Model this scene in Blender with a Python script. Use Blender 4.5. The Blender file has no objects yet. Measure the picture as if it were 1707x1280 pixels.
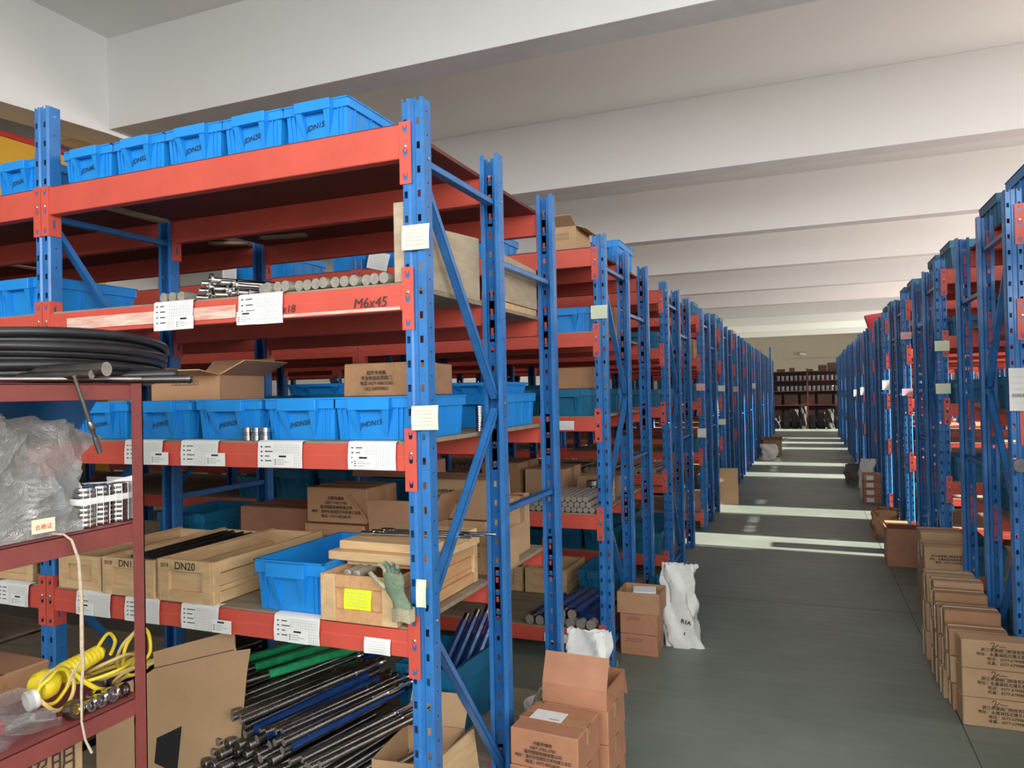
import bpy, bmesh, math, random
from mathutils import Vector, Matrix
sc = bpy.context.scene
col = sc.collection
R = math.radians
random.seed(7)

# ------------------------------------------------------------------ camera
cam = bpy.data.objects.new('camera', bpy.data.cameras.new('camera'))
col.objects.link(cam)
cam.data.sensor_width = 36.0
cam.data.lens = 36.0 * 1218.97 / 1707.0
cam.data.clip_start = 0.05
cam.data.clip_end = 200
_yaw, _pit, _rol = 0.38378, 0.011895, -0.02047
fw = Vector((-math.sin(_yaw) * math.cos(_pit), math.cos(_yaw) * math.cos(_pit), math.sin(_pit)))
rt = Vector((math.cos(_yaw), math.sin(_yaw), 0))
up = rt.cross(fw)
c_, s_ = math.cos(_rol), math.sin(_rol)
# image rotated by _rol (clockwise positive in pixel space)
r2 = rt * c_ + up * s_
u2 = up * c_ - rt * s_
m = Matrix((r2, u2, -fw)).transposed().to_4x4()
m.translation = Vector((0, 0, 1.6))
cam.matrix_world = m
sc.camera = cam

# ------------------------------------------------------------------ light
sc.view_settings.view_transform = 'Standard'
sc.view_settings.look = 'None'
sc.view_settings.gamma = 1
sc.view_settings.use_curve_mapping = False
sc.view_settings.exposure = 0.0
w = bpy.data.worlds.new('sky')
sc.world = w
w.use_nodes = True
w.node_tree.nodes['Background'].inputs[0].default_value = (0.75, 0.87, 1.0, 1)
w.node_tree.nodes['Background'].inputs[1].default_value = 1.2

def lamp(name, typ, loc, aim, energy, color=(1, 1, 1), sx=1, sy=1, angle=None):
    l = bpy.data.lights.new(name, typ)
    l.energy = energy
    l.color = color
    if typ == 'AREA':
        l.shape = 'RECTANGLE'; l.size = sx; l.size_y = sy
    if angle is not None:
        l.angle = angle
    o = bpy.data.objects.new(name, l)
    col.objects.link(o)
    o.location = loc
    o.rotation_euler = (Vector(aim) - Vector(loc)).to_track_quat('-Z', 'Y').to_euler()
    return o

XW, XE, YS, YN, ZC = -14.0, 8.5, -3.2, 43.0, 5.08
lamp('sun', 'SUN', (30, 6, 8), (30 - math.cos(R(2.5)) * 10, 6 + math.sin(R(2.5)) * 10, 8 - 10 * math.tan(R(15))), 38.0, (1.0, 0.93, 0.84), angle=R(0.6))
# daylight through the big openings behind the camera and along the right wall, plus one added fill
lamp('daylight_behind', 'AREA', (1.8, YS + 0.1, 3.2), (-0.4, 10, 3.0), 510, (1.0, 0.99, 0.97), 9, 2.2)
lamp('daylight_right_near', 'AREA', (XE - 0.1, -2.0, 2.5), (-3, 1.0, 1.6), 200, (1.0, 0.98, 0.95), 2.0, 3.0)
lamp('fill_right_gap', 'AREA', (XE - 0.1, 3.6, 2.6), (0, 3.6, 0.6), 230, (1.0, 0.97, 0.92), 1.6, 2.6)  # added fill on solid wall, brightens the near floor through the rack gap
for i_, (ya, yb) in enumerate([(6.9, 10.7), (13.2, 17.3), (19.2, 24.5), (28, 38)]):
    lamp('daylight_right', 'AREA', (XE - 0.1, (ya + yb) / 2, 2.4), (0, (ya + yb) / 2, 7.0), 75 * (yb - ya), (1.0, 0.90, 0.83), yb - ya, 3.0).data.spread = R(120)

# ------------------------------------------------------------------ materials
MATS = {}
def mat(name, color, rough=0.5, metal=0.0, var=0.0, scale=8.0, bump=0.0, bscale=60.0, spec=0.5, stretch=(1, 1, 1), color2=None, coat=0.0):
    if name in MATS: return MATS[name]
    m = bpy.data.materials.new(name); m.use_nodes = True
    nt = m.node_tree; b = nt.nodes['Principled BSDF']
    b.inputs['Roughness'].default_value = rough
    b.inputs['Metallic'].default_value = metal
    b.inputs['Specular IOR Level'].default_value = spec
    b.inputs['Base Color'].default_value = (*color, 1)
    if coat: b.inputs['Coat Weight'].default_value = coat
    if var or color2 or bump:
        tc = nt.nodes.new('ShaderNodeTexCoord'); mp = nt.nodes.new('ShaderNodeMapping')
        mp.inputs['Scale'].default_value = stretch
        nt.links.new(tc.outputs['Object'], mp.inputs['Vector'])
        oi = nt.nodes.new('ShaderNodeObjectInfo')
        ad = nt.nodes.new('ShaderNodeVectorMath'); ad.operation = 'ADD'
        sm = nt.nodes.new('ShaderNodeVectorMath'); sm.operation = 'SCALE'; sm.inputs[0].default_value = (31, 17, 23)
        nt.links.new(oi.outputs['Random'], sm.inputs['Scale'])
        nt.links.new(mp.outputs[0], ad.inputs[0]); nt.links.new(sm.outputs[0], ad.inputs[1])
    if var or color2:
        n = nt.nodes.new('ShaderNodeTexNoise'); n.inputs['Scale'].default_value = scale; n.inputs['Detail'].default_value = 6
        n.inputs['Roughness'].default_value = 0.65
        nt.links.new(ad.outputs[0], n.inputs['Vector'])
        r = nt.nodes.new('ShaderNodeValToRGB')
        r.color_ramp.elements[0].position = 0.32; r.color_ramp.elements[1].position = 0.7
        c2 = color2 or tuple(c * (1 - var) for c in color)
        r.color_ramp.elements[0].color = (*c2, 1); r.color_ramp.elements[1].color = (*color, 1)
        nt.links.new(n.outputs['Fac'], r.inputs[0]); nt.links.new(r.outputs[0], b.inputs['Base Color'])
    if bump:
        n2 = nt.nodes.new('ShaderNodeTexNoise'); n2.inputs['Scale'].default_value = bscale; n2.inputs['Detail'].default_value = 4
        nt.links.new(ad.outputs[0], n2.inputs['Vector'])
        bp = nt.nodes.new('ShaderNodeBump'); bp.inputs['Strength'].default_value = bump; bp.inputs['Distance'].default_value = 0.01
        nt.links.new(n2.outputs['Fac'], bp.inputs['Height']); nt.links.new(bp.outputs[0], b.inputs['Normal'])
    MATS[name] = m
    return m

BLUE = mat('blue_paint', (0.034, 0.185, 0.50), 0.27, var=0.28, scale=9, bump=0.04, bscale=30)
RED = mat('orange_red_paint', (0.66, 0.098, 0.066), 0.42, var=0.18, scale=5, bump=0.04, bscale=20)
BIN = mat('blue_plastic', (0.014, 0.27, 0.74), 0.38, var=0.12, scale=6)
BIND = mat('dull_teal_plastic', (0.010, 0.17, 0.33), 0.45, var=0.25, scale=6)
MAROON = mat('maroon_paint', (0.27, 0.062, 0.055), 0.5, var=0.25, scale=12, bump=0.06)
PINE = mat('pine_wood', (0.72, 0.50, 0.27), 0.62, var=0.35, scale=3.5, stretch=(1.2, 9, 9), bump=0.08, color2=(0.53, 0.34, 0.17))
PINEY = mat('pine_wood_along', (0.72, 0.50, 0.27), 0.62, scale=3.5, stretch=(9, 1.2, 9), bump=0.08, color2=(0.53, 0.34, 0.17))
PINEO = mat('orange_pine', (0.66, 0.38, 0.18), 0.62, scale=3.5, stretch=(9, 1.2, 9), bump=0.08, color2=(0.50, 0.27, 0.12))
PLY = mat('grey_plywood', (0.50, 0.41, 0.29), 0.75, scale=3, stretch=(2, 2, 7), bump=0.1, color2=(0.36, 0.28, 0.19))
DECKW = mat('shelf_board_wood', (0.36, 0.29, 0.20), 0.75, scale=3, stretch=(1, 6, 6), bump=0.08, color2=(0.22, 0.17, 0.12))
DECKR = mat('red_bounce_tinted_plywood', (0.16, 0.035, 0.03), 0.55, var=0.4, scale=5)  # reddish brown plywood, with red bounce light put into its colour
CARD = mat('brown_cardboard', (0.46, 0.25, 0.13), 0.72, var=0.16, scale=7, bump=0.06, bscale=25)
CARD2 = mat('tan_cardboard', (0.52, 0.33, 0.18), 0.72, var=0.14, scale=7, bump=0.06, bscale=25)
CARD3 = mat('reddish_cardboard', (0.46, 0.21, 0.115), 0.6, var=0.2, scale=9, bump=0.15, bscale=18)
TAPE = mat('brown_packing_tape', (0.40, 0.22, 0.11), 0.22, var=0.1, bump=0.15, bscale=40)
WRAP = mat('taped_cardboard', (0.40, 0.22, 0.115), 0.22, var=0.3, scale=10, bump=0.5, bscale=16)
STEEL = mat('dark_steel', (0.30, 0.275, 0.26), 0.30, metal=1.0, var=0.4, scale=20)
THREAD = mat('threaded_steel', (0.34, 0.31, 0.29), 0.28, metal=1.0, var=0.4, scale=20)
_nt = THREAD.node_tree; _wv = _nt.nodes.new('ShaderNodeTexWave'); _wv.bands_direction = 'Z'; _wv.inputs['Scale'].default_value = 60; _tc = _nt.nodes.new('ShaderNodeTexCoord')
_bp = _nt.nodes.new('ShaderNodeBump'); _bp.inputs['Strength'].default_value = 0.9; _bp.inputs['Distance'].default_value = 0.002
_nt.links.new(_tc.outputs['Object'], _wv.inputs['Vector']); _nt.links.new(_wv.outputs['Fac'], _bp.inputs['Height']); _nt.links.new(_bp.outputs[0], _nt.nodes['Principled BSDF'].inputs['Normal'])
CHROME = mat('bright_steel', (0.62, 0.61, 0.60), 0.2, metal=1.0, var=0.2, scale=15)
DSTEEL = mat('oily_dark_steel', (0.13, 0.12, 0.115), 0.33, metal=0.9, var=0.4, scale=20)
ENDS = mat('sawn_steel_end', (0.40, 0.365, 0.31), 0.45, metal=0.25, var=0.3, scale=60)
BLACKRUB = mat('black_rubber', (0.022, 0.022, 0.024), 0.38, var=0.3, scale=12)
PAPER = mat('white_paper', (0.80, 0.80, 0.78), 0.7, var=0.05, scale=10)
GRID = mat('pencil_grey_print', (0.42, 0.42, 0.42), 0.8)
INK = mat('black_ink', (0.015, 0.015, 0.018), 0.6)
BINK = mat('brown_black_ink', (0.055, 0.035, 0.025), 0.7)
NOTE = mat('pale_green_paper', (0.70, 0.78, 0.58), 0.7, var=0.06, scale=12)
PINKN = mat('pink_paper', (0.72, 0.45, 0.48), 0.7)
YELN = mat('neon_yellow_paper', (0.78, 0.86, 0.03), 0.6)
YEL = mat('yellow_plastic', (0.80, 0.62, 0.03), 0.4, var=0.1)
CREAM = mat('dirty_yellow_cable', (0.68, 0.50, 0.17), 0.5, var=0.25, scale=20)
GREENS = mat('green_plastic_sleeve', (0.03, 0.45, 0.17), 0.25, var=0.4, scale=25)
BLUES = mat('navy_plastic_sleeve', (0.012, 0.05, 0.20), 0.2, var=0.4, scale=20, bump=0.1)
WHITEW = mat('white_woven_plastic', (0.78, 0.78, 0.75), 0.55, var=0.12, scale=7, bump=0.35, bscale=9)
TWINE = mat('jute_twine', (0.60, 0.48, 0.36), 0.85, var=0.3, scale=90)
WALLM = mat('white_plaster', (0.80, 0.79, 0.765), 0.85, var=0.035, scale=0.9, bump=0.03, bscale=5)
SOFFIT = mat('rough_plaster', (0.76, 0.755, 0.75), 0.85, var=0.14, scale=2.2, bump=0.15, bscale=12)
GLOVE = mat('green_grey_knit', (0.20, 0.27, 0.18), 0.9, var=0.35, scale=30, bump=0.5, bscale=150)
GLOVE2 = mat('dirty_cream_knit', (0.42, 0.38, 0.25), 0.9, var=0.35, scale=30, bump=0.5, bscale=150)
BOLT = mat('zinc_bolt', (0.5, 0.48, 0.42), 0.35, metal=0.9)
REDP = mat('red_plastic', (0.62, 0.02, 0.03), 0.35)
DARKP = mat('dark_plastic', (0.02, 0.02, 0.02), 0.5)
YELB = mat('yellow_board', (0.75, 0.42, 0.03), 0.5, var=0.15, scale=3)
WHITEP = mat('white_plastic', (0.78, 0.78, 0.76), 0.35)

def film_mat(name, tint, solid, gloss, rough, bump):
    m = bpy.data.materials.new(name); m.use_nodes = True
    nt = m.node_tree; N = nt.nodes; Lk = nt.links.new; out = N['Material Output']; N.remove(N['Principled BSDF'])
    tc = N.new('ShaderNodeTexCoord')
    n2 = N.new('ShaderNodeTexNoise'); n2.inputs['Scale'].default_value = bump; n2.inputs['Detail'].default_value = 5; n2.inputs['Distortion'].default_value = 2.5
    Lk(tc.outputs['Object'], n2.inputs['Vector'])
    v = N.new('ShaderNodeTexVoronoi'); v.feature = 'DISTANCE_TO_EDGE'; v.inputs['Scale'].default_value = bump * 1.3
    mp = N.new('ShaderNodeVectorMath'); mp.operation = 'ADD'; Lk(tc.outputs['Object'], mp.inputs[0]); Lk(n2.outputs['Color'], mp.inputs[1]); Lk(mp.outputs[0], v.inputs['Vector'])
    ad = N.new('ShaderNodeMath'); ad.operation = 'ADD'; Lk(n2.outputs['Fac'], ad.inputs[0]); Lk(v.outputs['Distance'], ad.inputs[1])
    bp = N.new('ShaderNodeBump'); bp.inputs['Strength'].default_value = 1.0; bp.inputs['Distance'].default_value = 0.016
    Lk(ad.outputs[0], bp.inputs['Height'])
    df = N.new('ShaderNodeBsdfDiffuse'); df.inputs['Color'].default_value = (*tint, 1); Lk(bp.outputs[0], df.inputs['Normal'])
    tl = N.new('ShaderNodeBsdfTranslucent'); tl.inputs['Color'].default_value = (*tint, 1)
    gl = N.new('ShaderNodeBsdfGlossy'); gl.inputs['Color'].default_value = (1, 1, 1, 1); gl.inputs['Roughness'].default_value = rough; Lk(bp.outputs[0], gl.inputs['Normal'])
    tr = N.new('ShaderNodeBsdfTransparent')
    def mix(f, a, b):
        x = N.new('ShaderNodeMixShader'); x.inputs[0].default_value = f; Lk(a.outputs[0], x.inputs[1]); Lk(b.outputs[0], x.inputs[2]); return x
    Lk(mix(gloss, mix(solid, tr, mix(.12, df, tl)), gl).outputs[0], out.inputs['Surface'])
    return m
FILM = film_mat('crumpled_clear_plastic', (0.86, 0.85, 0.82), 0.74, 0.16, 0.16, 12)
FILM2 = film_mat('thin_clear_plastic', (0.7, 0.7, 0.7), 0.22, 0.20, 0.1, 14)

def floor_mat():
    m = bpy.data.materials.new('grey_green_epoxy'); m.use_nodes = True
    nt = m.node_tree; b = nt.nodes['Principled BSDF']
    tc = nt.nodes.new('ShaderNodeTexCoord')
    n = nt.nodes.new('ShaderNodeTexNoise'); n.inputs['Scale'].default_value = 0.55; n.inputs['Detail'].default_value = 9; n.inputs['Roughness'].default_value = 0.6
    nt.links.new(tc.outputs['Object'], n.inputs['Vector'])
    r = nt.nodes.new('ShaderNodeValToRGB')
    r.color_ramp.elements[0].position = 0.3; r.color_ramp.elements[1].position = 0.72
    r.color_ramp.elements[0].color = (0.125, 0.155, 0.125, 1); r.color_ramp.elements[1].color = (0.24, 0.265, 0.23, 1)
    nt.links.new(n.outputs['Fac'], r.inputs[0]); nt.links.new(r.outputs[0], b.inputs['Base Color'])
    mp = nt.nodes.new('ShaderNodeMapping'); mp.inputs['Scale'].default_value = (0.6, 7, 1); mp.inputs['Rotation'].default_value = (0, 0, 0.35)
    nt.links.new(tc.outputs['Object'], mp.inputs[0])
    n2 = nt.nodes.new('ShaderNodeTexNoise'); n2.inputs['Scale'].default_value = 3; n2.inputs['Detail'].default_value = 8
    nt.links.new(mp.outputs[0], n2.inputs['Vector'])
    mr = nt.nodes.new('ShaderNodeMapRange'); mr.inputs['To Min'].default_value = 0.28; mr.inputs['To Max'].default_value = 0.62
    nt.links.new(n2.outputs['Fac'], mr.inputs[0]); nt.links.new(mr.outputs[0], b.inputs['Roughness'])
    b.inputs['Specular IOR Level'].default_value = 0.35
    return m
FLOORM = floor_mat()

# ------------------------------------------------------------------ mesh helpers
class B:
    def __init__(s): s.v = []; s.f = []; s.m = []; s.s = []
    def add(s, vs, fs, mi=0, smooth=False):
        n = len(s.v); s.v += [tuple(v) for v in vs]
        for f in fs:
            s.f.append([n + i for i in f]); s.m.append(mi); s.s.append(smooth)
        return s
    def hexa(s, b4, t4, mi=0):
        return s.add(list(b4) + list(t4), [(3, 2, 1, 0), (4, 5, 6, 7), (0, 1, 5, 4), (1, 2, 6, 5), (2, 3, 7, 6), (3, 0, 4, 7)], mi)
    def box(s, x0, x1, y0, y1, z0, z1, mi=0):
        return s.hexa([(x0, y0, z0), (x1, y0, z0), (x1, y1, z0), (x0, y1, z0)], [(x0, y0, z1), (x1, y0, z1), (x1, y1, z1), (x0, y1, z1)], mi)
    def cyl(s, p0, p1, r0, r1=None, n=12, caps=True, mi=0, cmi=None):
        r1 = r0 if r1 is None else r1
        p0 = Vector(p0); p1 = Vector(p1); d = (p1 - p0).normalized()
        a = d.orthogonal().normalized(); b = d.cross(a)
        A = []; 
        for p, r in ((p0, r0), (p1, r1)):
            for i in range(n):
                t = 2 * math.pi * i / n
                A.append(p + (a * math.cos(t) + b * math.sin(t)) * r)
        s.add(A, [(i, (i + 1) % n, n + (i + 1) % n, n + i) for i in range(n)], mi, True)
        if caps:
            cm = mi if cmi is None else cmi
            s.add(A[:n], [tuple(reversed(range(n)))], cm); s.add(A[n:], [tuple(range(n))], cm)
        return s
    def tube(s, pts, r, n=8, mi=0, closed=False):
        pts = [Vector(p) for p in pts]; N = len(pts); rings = []
        up_ = Vector((0, 0, 1)); prev = None
        for i, p in enumerate(pts):
            d = (pts[(i + 1) % N] - pts[i - 1]) if (closed or 0 < i < N - 1) else (pts[1] - pts[0] if i == 0 else pts[-1] - pts[-2])
            d.normalize()
            a = (prev - d * prev.dot(d)) if prev is not None else (up_ - d * up_.dot(d))
            if a.length < 1e-3: a = d.orthogonal()
            a.normalize(); prev = a; b = d.cross(a)
            rr = r(i / (N - 1)) if callable(r) else r
            rings += [p + (a * math.cos(2 * math.pi * k / n) + b * math.sin(2 * math.pi * k / n)) * rr for k in range(n)]
        fs = []
        for i in range(N if closed else N - 1):
            j = (i + 1) % N
            for k in range(n):
                fs.append((i * n + k, i * n + (k + 1) % n, j * n + (k + 1) % n, j * n + k))
        s.add(rings, fs, mi, True)
        if not closed:
            s.add(rings[:n], [tuple(reversed(range(n)))], mi); s.add(rings[-n:], [tuple(range(n))], mi)
        return s
    def lathe(s, prof, c=(0, 0, 0), n=16, mi=0, axis=None):
        c = Vector(c); A = []
        q = Vector(axis).to_track_quat('Z', 'Y').to_matrix() if axis else Matrix.Identity(3)
        for (r, z) in prof:
            for k in range(n):
                t = 2 * math.pi * k / n
                A.append(c + q @ Vector((r * math.cos(t), r * math.sin(t), z)))
        fs = [(i * n + k, i * n + (k + 1) % n, (i + 1) * n + (k + 1) % n, (i + 1) * n + k) for i in range(len(prof) - 1) for k in range(n)]
        return s.add(A, fs, mi, True)
    def sheet(s, f, nu, nv, mi=0, smooth=True):
        A = [f(i / nu, j / nv) for j in range(nv + 1) for i in range(nu + 1)]
        w_ = nu + 1
        return s.add(A, [(j * w_ + i, j * w_ + i + 1, (j + 1) * w_ + i + 1, (j + 1) * w_ + i) for j in range(nv) for i in range(nu)], mi, smooth)
    def mesh(s, name, mats, bev=0.0, sol=0.0, weld=False):
        me = bpy.data.meshes.new(name)
        me.from_pydata(s.v, [], s.f)
        for mm in mats: me.materials.append(mm)
        me.polygons.foreach_set('material_index', s.m)
        me.polygons.foreach_set('use_smooth', s.s)
        if bev or weld or sol:
            bm = bmesh.new(); bm.from_mesh(me)
            if weld: bmesh.ops.remove_doubles(bm, verts=bm.verts, dist=1e-5)
            if bev:
                ed = [e for e in bm.edges if len(e.link_faces) == 2 and e.calc_face_angle(0) > 0.6]
                bmesh.ops.bevel(bm, geom=ed, offset=bev, segments=1, affect='EDGES', clamp_overlap=True)
            if sol:
                bm.normal_update()
                bmesh.ops.solidify(bm, geom=bm.faces[:], thickness=sol)
            bm.to_mesh(me); bm.free()
        if any(s.s): me.set_sharp_from_angle(angle=R(38))
        me.update()
        return me

def lk(name, data, parent=None, loc=(0, 0, 0), rot=(0, 0, 0), scale=None):
    o = bpy.data.objects.new(name, data); col.objects.link(o)
    o.location = loc; o.rotation_euler = rot
    if scale: o.scale = scale
    if parent: o.parent = parent
    return o
def tag(o, label, cat, group=None):
    o['label'] = label; o['category'] = cat
    if group: o['group'] = group
    return o
def struct(name, b, m, parent=None, **k):
    o = lk(name, b.mesh(name, [m] if not isinstance(m, list) else m, **k), parent)
    if not parent: o['kind'] = 'structure'
    return o
def copy_tree(o, parent=None):
    c = o.copy(); col.objects.link(c); c.parent = parent
    for ch in list(o.children): copy_tree(ch, c)
    return c

TXT = {}
def text_mesh(s, size, mt, shear=0.0, ext=0.0002, bold=0.0):
    key = (s, size, mt.name)
    if key in TXT: return TXT[key]
    cu = bpy.data.curves.new('t', 'FONT'); cu.body = s; cu.size = size; cu.extrude = ext; cu.shear = shear
    cu.offset = bold; cu.resolution_u = 3
    cu.align_x = 'CENTER'; cu.align_y = 'CENTER'
    o = bpy.data.objects.new('t', cu); col.objects.link(o)
    dg = bpy.context.evaluated_depsgraph_get()
    me = bpy.data.meshes.new_from_object(o.evaluated_get(dg))
    me.name = 'marking'; me.materials.clear(); me.materials.append(mt)
    bpy.data.objects.remove(o)
    TXT[key] = me
    return me
def mark(parent, s, size, loc, mt=None, face='-Y', shear=0.0, tilt=0.0, bold=0.0, name='marking'):
    me = text_mesh(s, size, mt or INK, shear, bold=bold)
    rot = {'-Y': (R(90), tilt, 0), '+X': (R(90), tilt, R(90)), '-X': (R(90), tilt, R(-90)), '+Z': (0, 0, tilt)}[face]
    return lk(name, me, parent, loc, rot)

# ------------------------------------------------------------------ the building
b = B(); b.box(XW, XE, YS, YN, -0.1, 0); fl = struct('floor', b, FLOORM)
jt = mat('floor_joint', (0.03, 0.035, 0.03), 0.8)
b = B()
for i in range(12): b.box(XW + .1, XE - .1, -2 + 3.9 * i, -1.996 + 3.9 * i, 0, 0.0006)
b.box(0.634, 0.638, YS + .1, YN - .1, 0, 0.0006)
struct('joint_lines', b, jt, fl)
b = B(); b.box(XW, XE, YS, YN, ZC, ZC + 0.15); struct('ceiling', b, WALLM)
ZB = 4.2
k = 0
for i in range(-2, 11):
    y = 5.04 + 3.85 * i
    if y < YS: continue
    b = B()
    x0 = XW
    b.box(x0, XE, y, y + 0.3, ZB, ZC); k += 1
    me = b.mesh('ceiling_beam', [WALLM, SOFFIT], bev=0.004)
    for p in me.polygons:
        if p.normal.z < -0.9: p.material_index = 1
    o = lk('ceiling_beam', me); o['kind'] = 'structure'
# deeper longitudinal beam with its haunch
b = B()
pr = [(YS, 3.95), (3.6, 4.08), (5.04, 4.16), (9.0, 4.16), (YN, 4.16)]
for (ya, za), (yb, zb) in zip(pr[:-1], pr[1:]):
    b.hexa([(-6.55, ya, za), (-6.15, ya, za), (-6.15, yb, zb), (-6.55, yb, zb)], [(-6.55, ya, ZC), (-6.15, ya, ZC), (-6.15, yb, ZC), (-6.55, yb, ZC)])
me = b.mesh('ceiling_beam', [WALLM, SOFFIT])
for p in me.polygons:
    if p.normal.z < -0.9: p.material_index = 1
o = lk('ceiling_beam', me); o['kind'] = 'structure'
# walls
b = B(); b.box(XW - .2, XW, YS - .2, YN + .2, 0, ZC); struct('wall_left', b, WALLM)
b = B(); b.box(XW, XE, YN, YN + .2, 0, ZC); struct('wall_end', b, mat('beige_plaster', (0.56, 0.49, 0.38), 0.85, var=0.06, scale=1))
# right wall with window openings
b = B()
wins = [(-3.0, -1.2), (6.9, 10.7), (13.2, 17.3), (19.2, 24.5), (28, 38)]
b.box(XE, XE + .25, YS - .2, YN + .2, 0, 0.8); b.box(XE, XE + .25, YS - .2, YN + .2, 4.1, ZC)
ya = YS - .2
for (a, c) in wins + [(YN + .2, 0)]:
    b.box(XE, XE + .25, ya, a, 0.8, 4.1); ya = c
struct('wall_right', b, WALLM)
b = B()
b.box(XW, XE, YS - .25, YS, 0, 0.6); b.box(XW, XE, YS - .25, YS, 4.3, ZC); b.box(XW, -3, YS - .25, YS, .6, 4.3); b.box(6.6, XE, YS - .25, YS, .6, 4.3)
struct('wall_near', b, WALLM)
for n_, (a, c) in enumerate(wins):
    b = B(); fr = mat('window_frame_grey', (0.6, 0.6, 0.6), 0.4)
    b.box(XE + .05, XE + .1, a, c, .8, .86); b.box(XE + .05, XE + .1, a, c, 4.04, 4.1); b.box(XE + .05, XE + .1, a, a + .05, .86, 4.04); b.box(XE + .05, XE + .1, c - .05, c, .86, 4.04)
    struct('window_%d' % (n_ + 1), b, fr)

# ------------------------------------------------------------------ pallet racks
PW = 0.038          # half post width
BAY = 1.67
D1, D2 = 0.595, 1.230
LV = [2.449, 1.996, 1.496, 0.920, 0.232]          # end plate tops
SURF = [2.452, 1.954, 1.454, 0.878, 0.190]        # shelf board top

def post_mesh(h):
    key = ('post', h)
    if key in MATS: return MATS[key]
    prof = [(-.021, .055, 0), (-.038, .055, 0), (-.038, .008, 1), (-.033, 0, 0), (-.013, 0, 2), (-.008, .006, 0), (.008, .006, 0), (.013, 0, 0), (.033, 0, 2), (.038, .008, 0), (.038, .055, 1), (.021, .055, 0)]
    # entry i's tag describes the strip from point i-1 to i: 1 = small side holes, 2 = slots
    b = B(); P = 0.075
    def quad(p, q, t0, t1, z0, z1):
        f = lambda t: (p[0] + (q[0] - p[0]) * t, p[1] + (q[1] - p[1]) * t)
        a = f(t0); c = f(t1)
        b.add([(a[0], a[1], z0), (c[0], c[1], z0), (c[0], c[1], z1), (a[0], a[1], z1)], [(0, 1, 2, 3)])
    for p, q in zip(prof[:-1], prof[1:]):
        t = q[2]
        if t == 0: quad(p, q, 0, 1, 0, h); continue
        hw, hz = (0.28, 0.011) if t == 2 else (0.055, 0.003)
        quad(p, q, 0, .5 - hw, 0, h); quad(p, q, .5 + hw, 1, 0, h)
        zs = []; z = h if t == 2 else h - P / 2
        while z > 0.02: zs.append(z); z -= P
        top = h
        for z in zs:
            if z + hz < top: quad(p, q, .5 - hw, .5 + hw, z + hz, top)
            top = z - hz
        quad(p, q, .5 - hw, .5 + hw, 0, top)
    MATS[key] = b.mesh('post', [BLUE], weld=False, sol=0.0)
    return MATS[key]

def beam_mesh(kind, L=BAY - 2 * 0.043):
    key = ('beam', kind, L)
    if key in MATS: return MATS[key]
    b = B(); h = L / 2
    if kind == 1:
        sec = [(0, -.113), (0, -.006), (.04, -.006), (.04, -.113)]
    else:
        sec = [(0, -.133), (0, -.088), (.0015, -.086), (.0015, -.052), (.003, -.050), (.04, -.050), (.04, -.133)]
    n = len(sec)
    vs = [(-h, y, z) for y, z in sec] + [(h, y, z) for y, z in sec]
    b.add(vs, [(i, n + i, n + (i + 1) % n, (i + 1) % n) for i in range(n)] + [tuple(range(n)), tuple(reversed(range(n, 2 * n)))])
    MATS[key] = b.mesh('beam', [RED], bev=0.0025)
    return MATS[key]

def plate_mesh(sgn):
    """L-shaped end plate with three keyhole cut-outs; sgn=+1 sits at the beam's left end (post to its left)."""
    key = ('plate', sgn)
    if key in MATS: return MATS[key]
    b = B(); x0, x1 = 0.002, 0.043; zt, zb = 0.0, -0.195
    th = 0.003; y0, y1 = -th, 0.0
    hx0, hx1 = x0 + .012, x0 + .028
    X = lambda x: x * sgn
    def bx(a, c, z0, z1, mi=0):
        xa, xb = sorted((X(a), X(c))); b.box(xa, xb, y0, y1, z0, z1, mi)
    bx(x0, hx0, zb, zt); bx(hx1, x1, zb, zt)
    top = zt
    for zc in (-.022, -.097, -.172):
        bx(hx0, hx1, zc + .010, top); top = zc - .012
        # hook tongue and tab lips in the hole
        b.hexa([(X(hx0 + .005), y0, zc + .001), (X(hx1 - .005), y0, zc + .001), (X(hx1 - .005), y1 + .004, zc + .001), (X(hx0 + .005), y1 + .004, zc + .001)],
               [(X(hx0 + .003), y0, zc + .010), (X(hx1 - .003), y0, zc + .010), (X(hx1 - .003), y1, zc + .010), (X(hx0 + .003), y1, zc + .010)])
        b.add([(X(hx0), y0, zc - .012), (X(hx0 + .004), y0, zc - .012), (X(hx0), y0, zc - .005)], [(0, 1, 2)])
        b.add([(X(hx1), y0, zc - .012), (X(hx1 - .004), y0, zc - .012), (X(hx1), y0, zc - .005)], [(0, 1, 2)])
    bx(hx0, hx1, zb, top)
    # flange along the side of the post, with a slot
    xa, xb = sorted((X(x1 - .003), X(x1)))
    b.box(xa, xb, 0, .016, zb, zt); b.box(xa, xb, .026, .050, zb, zt)
    for za, zc in ((zt, -.02), (-.075, -.13), (-.165, zb)):
        b.box(xa, xb, .016, .026, zc, za)
    MATS[key] = b.mesh('end_plate', [RED])
    return MATS[key]
def bolt_mesh():
    if 'bolt_m' not in MATS:
        b = B(); b.lathe([(0, -.004), (.004, -.004), (.0065, -.002), (.0065, 0), (0, 0)], n=8, axis=(0, 1, 0))
        MATS['bolt_m'] = b.mesh('bolt', [BOLT])
    return MATS['bolt_m']

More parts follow.
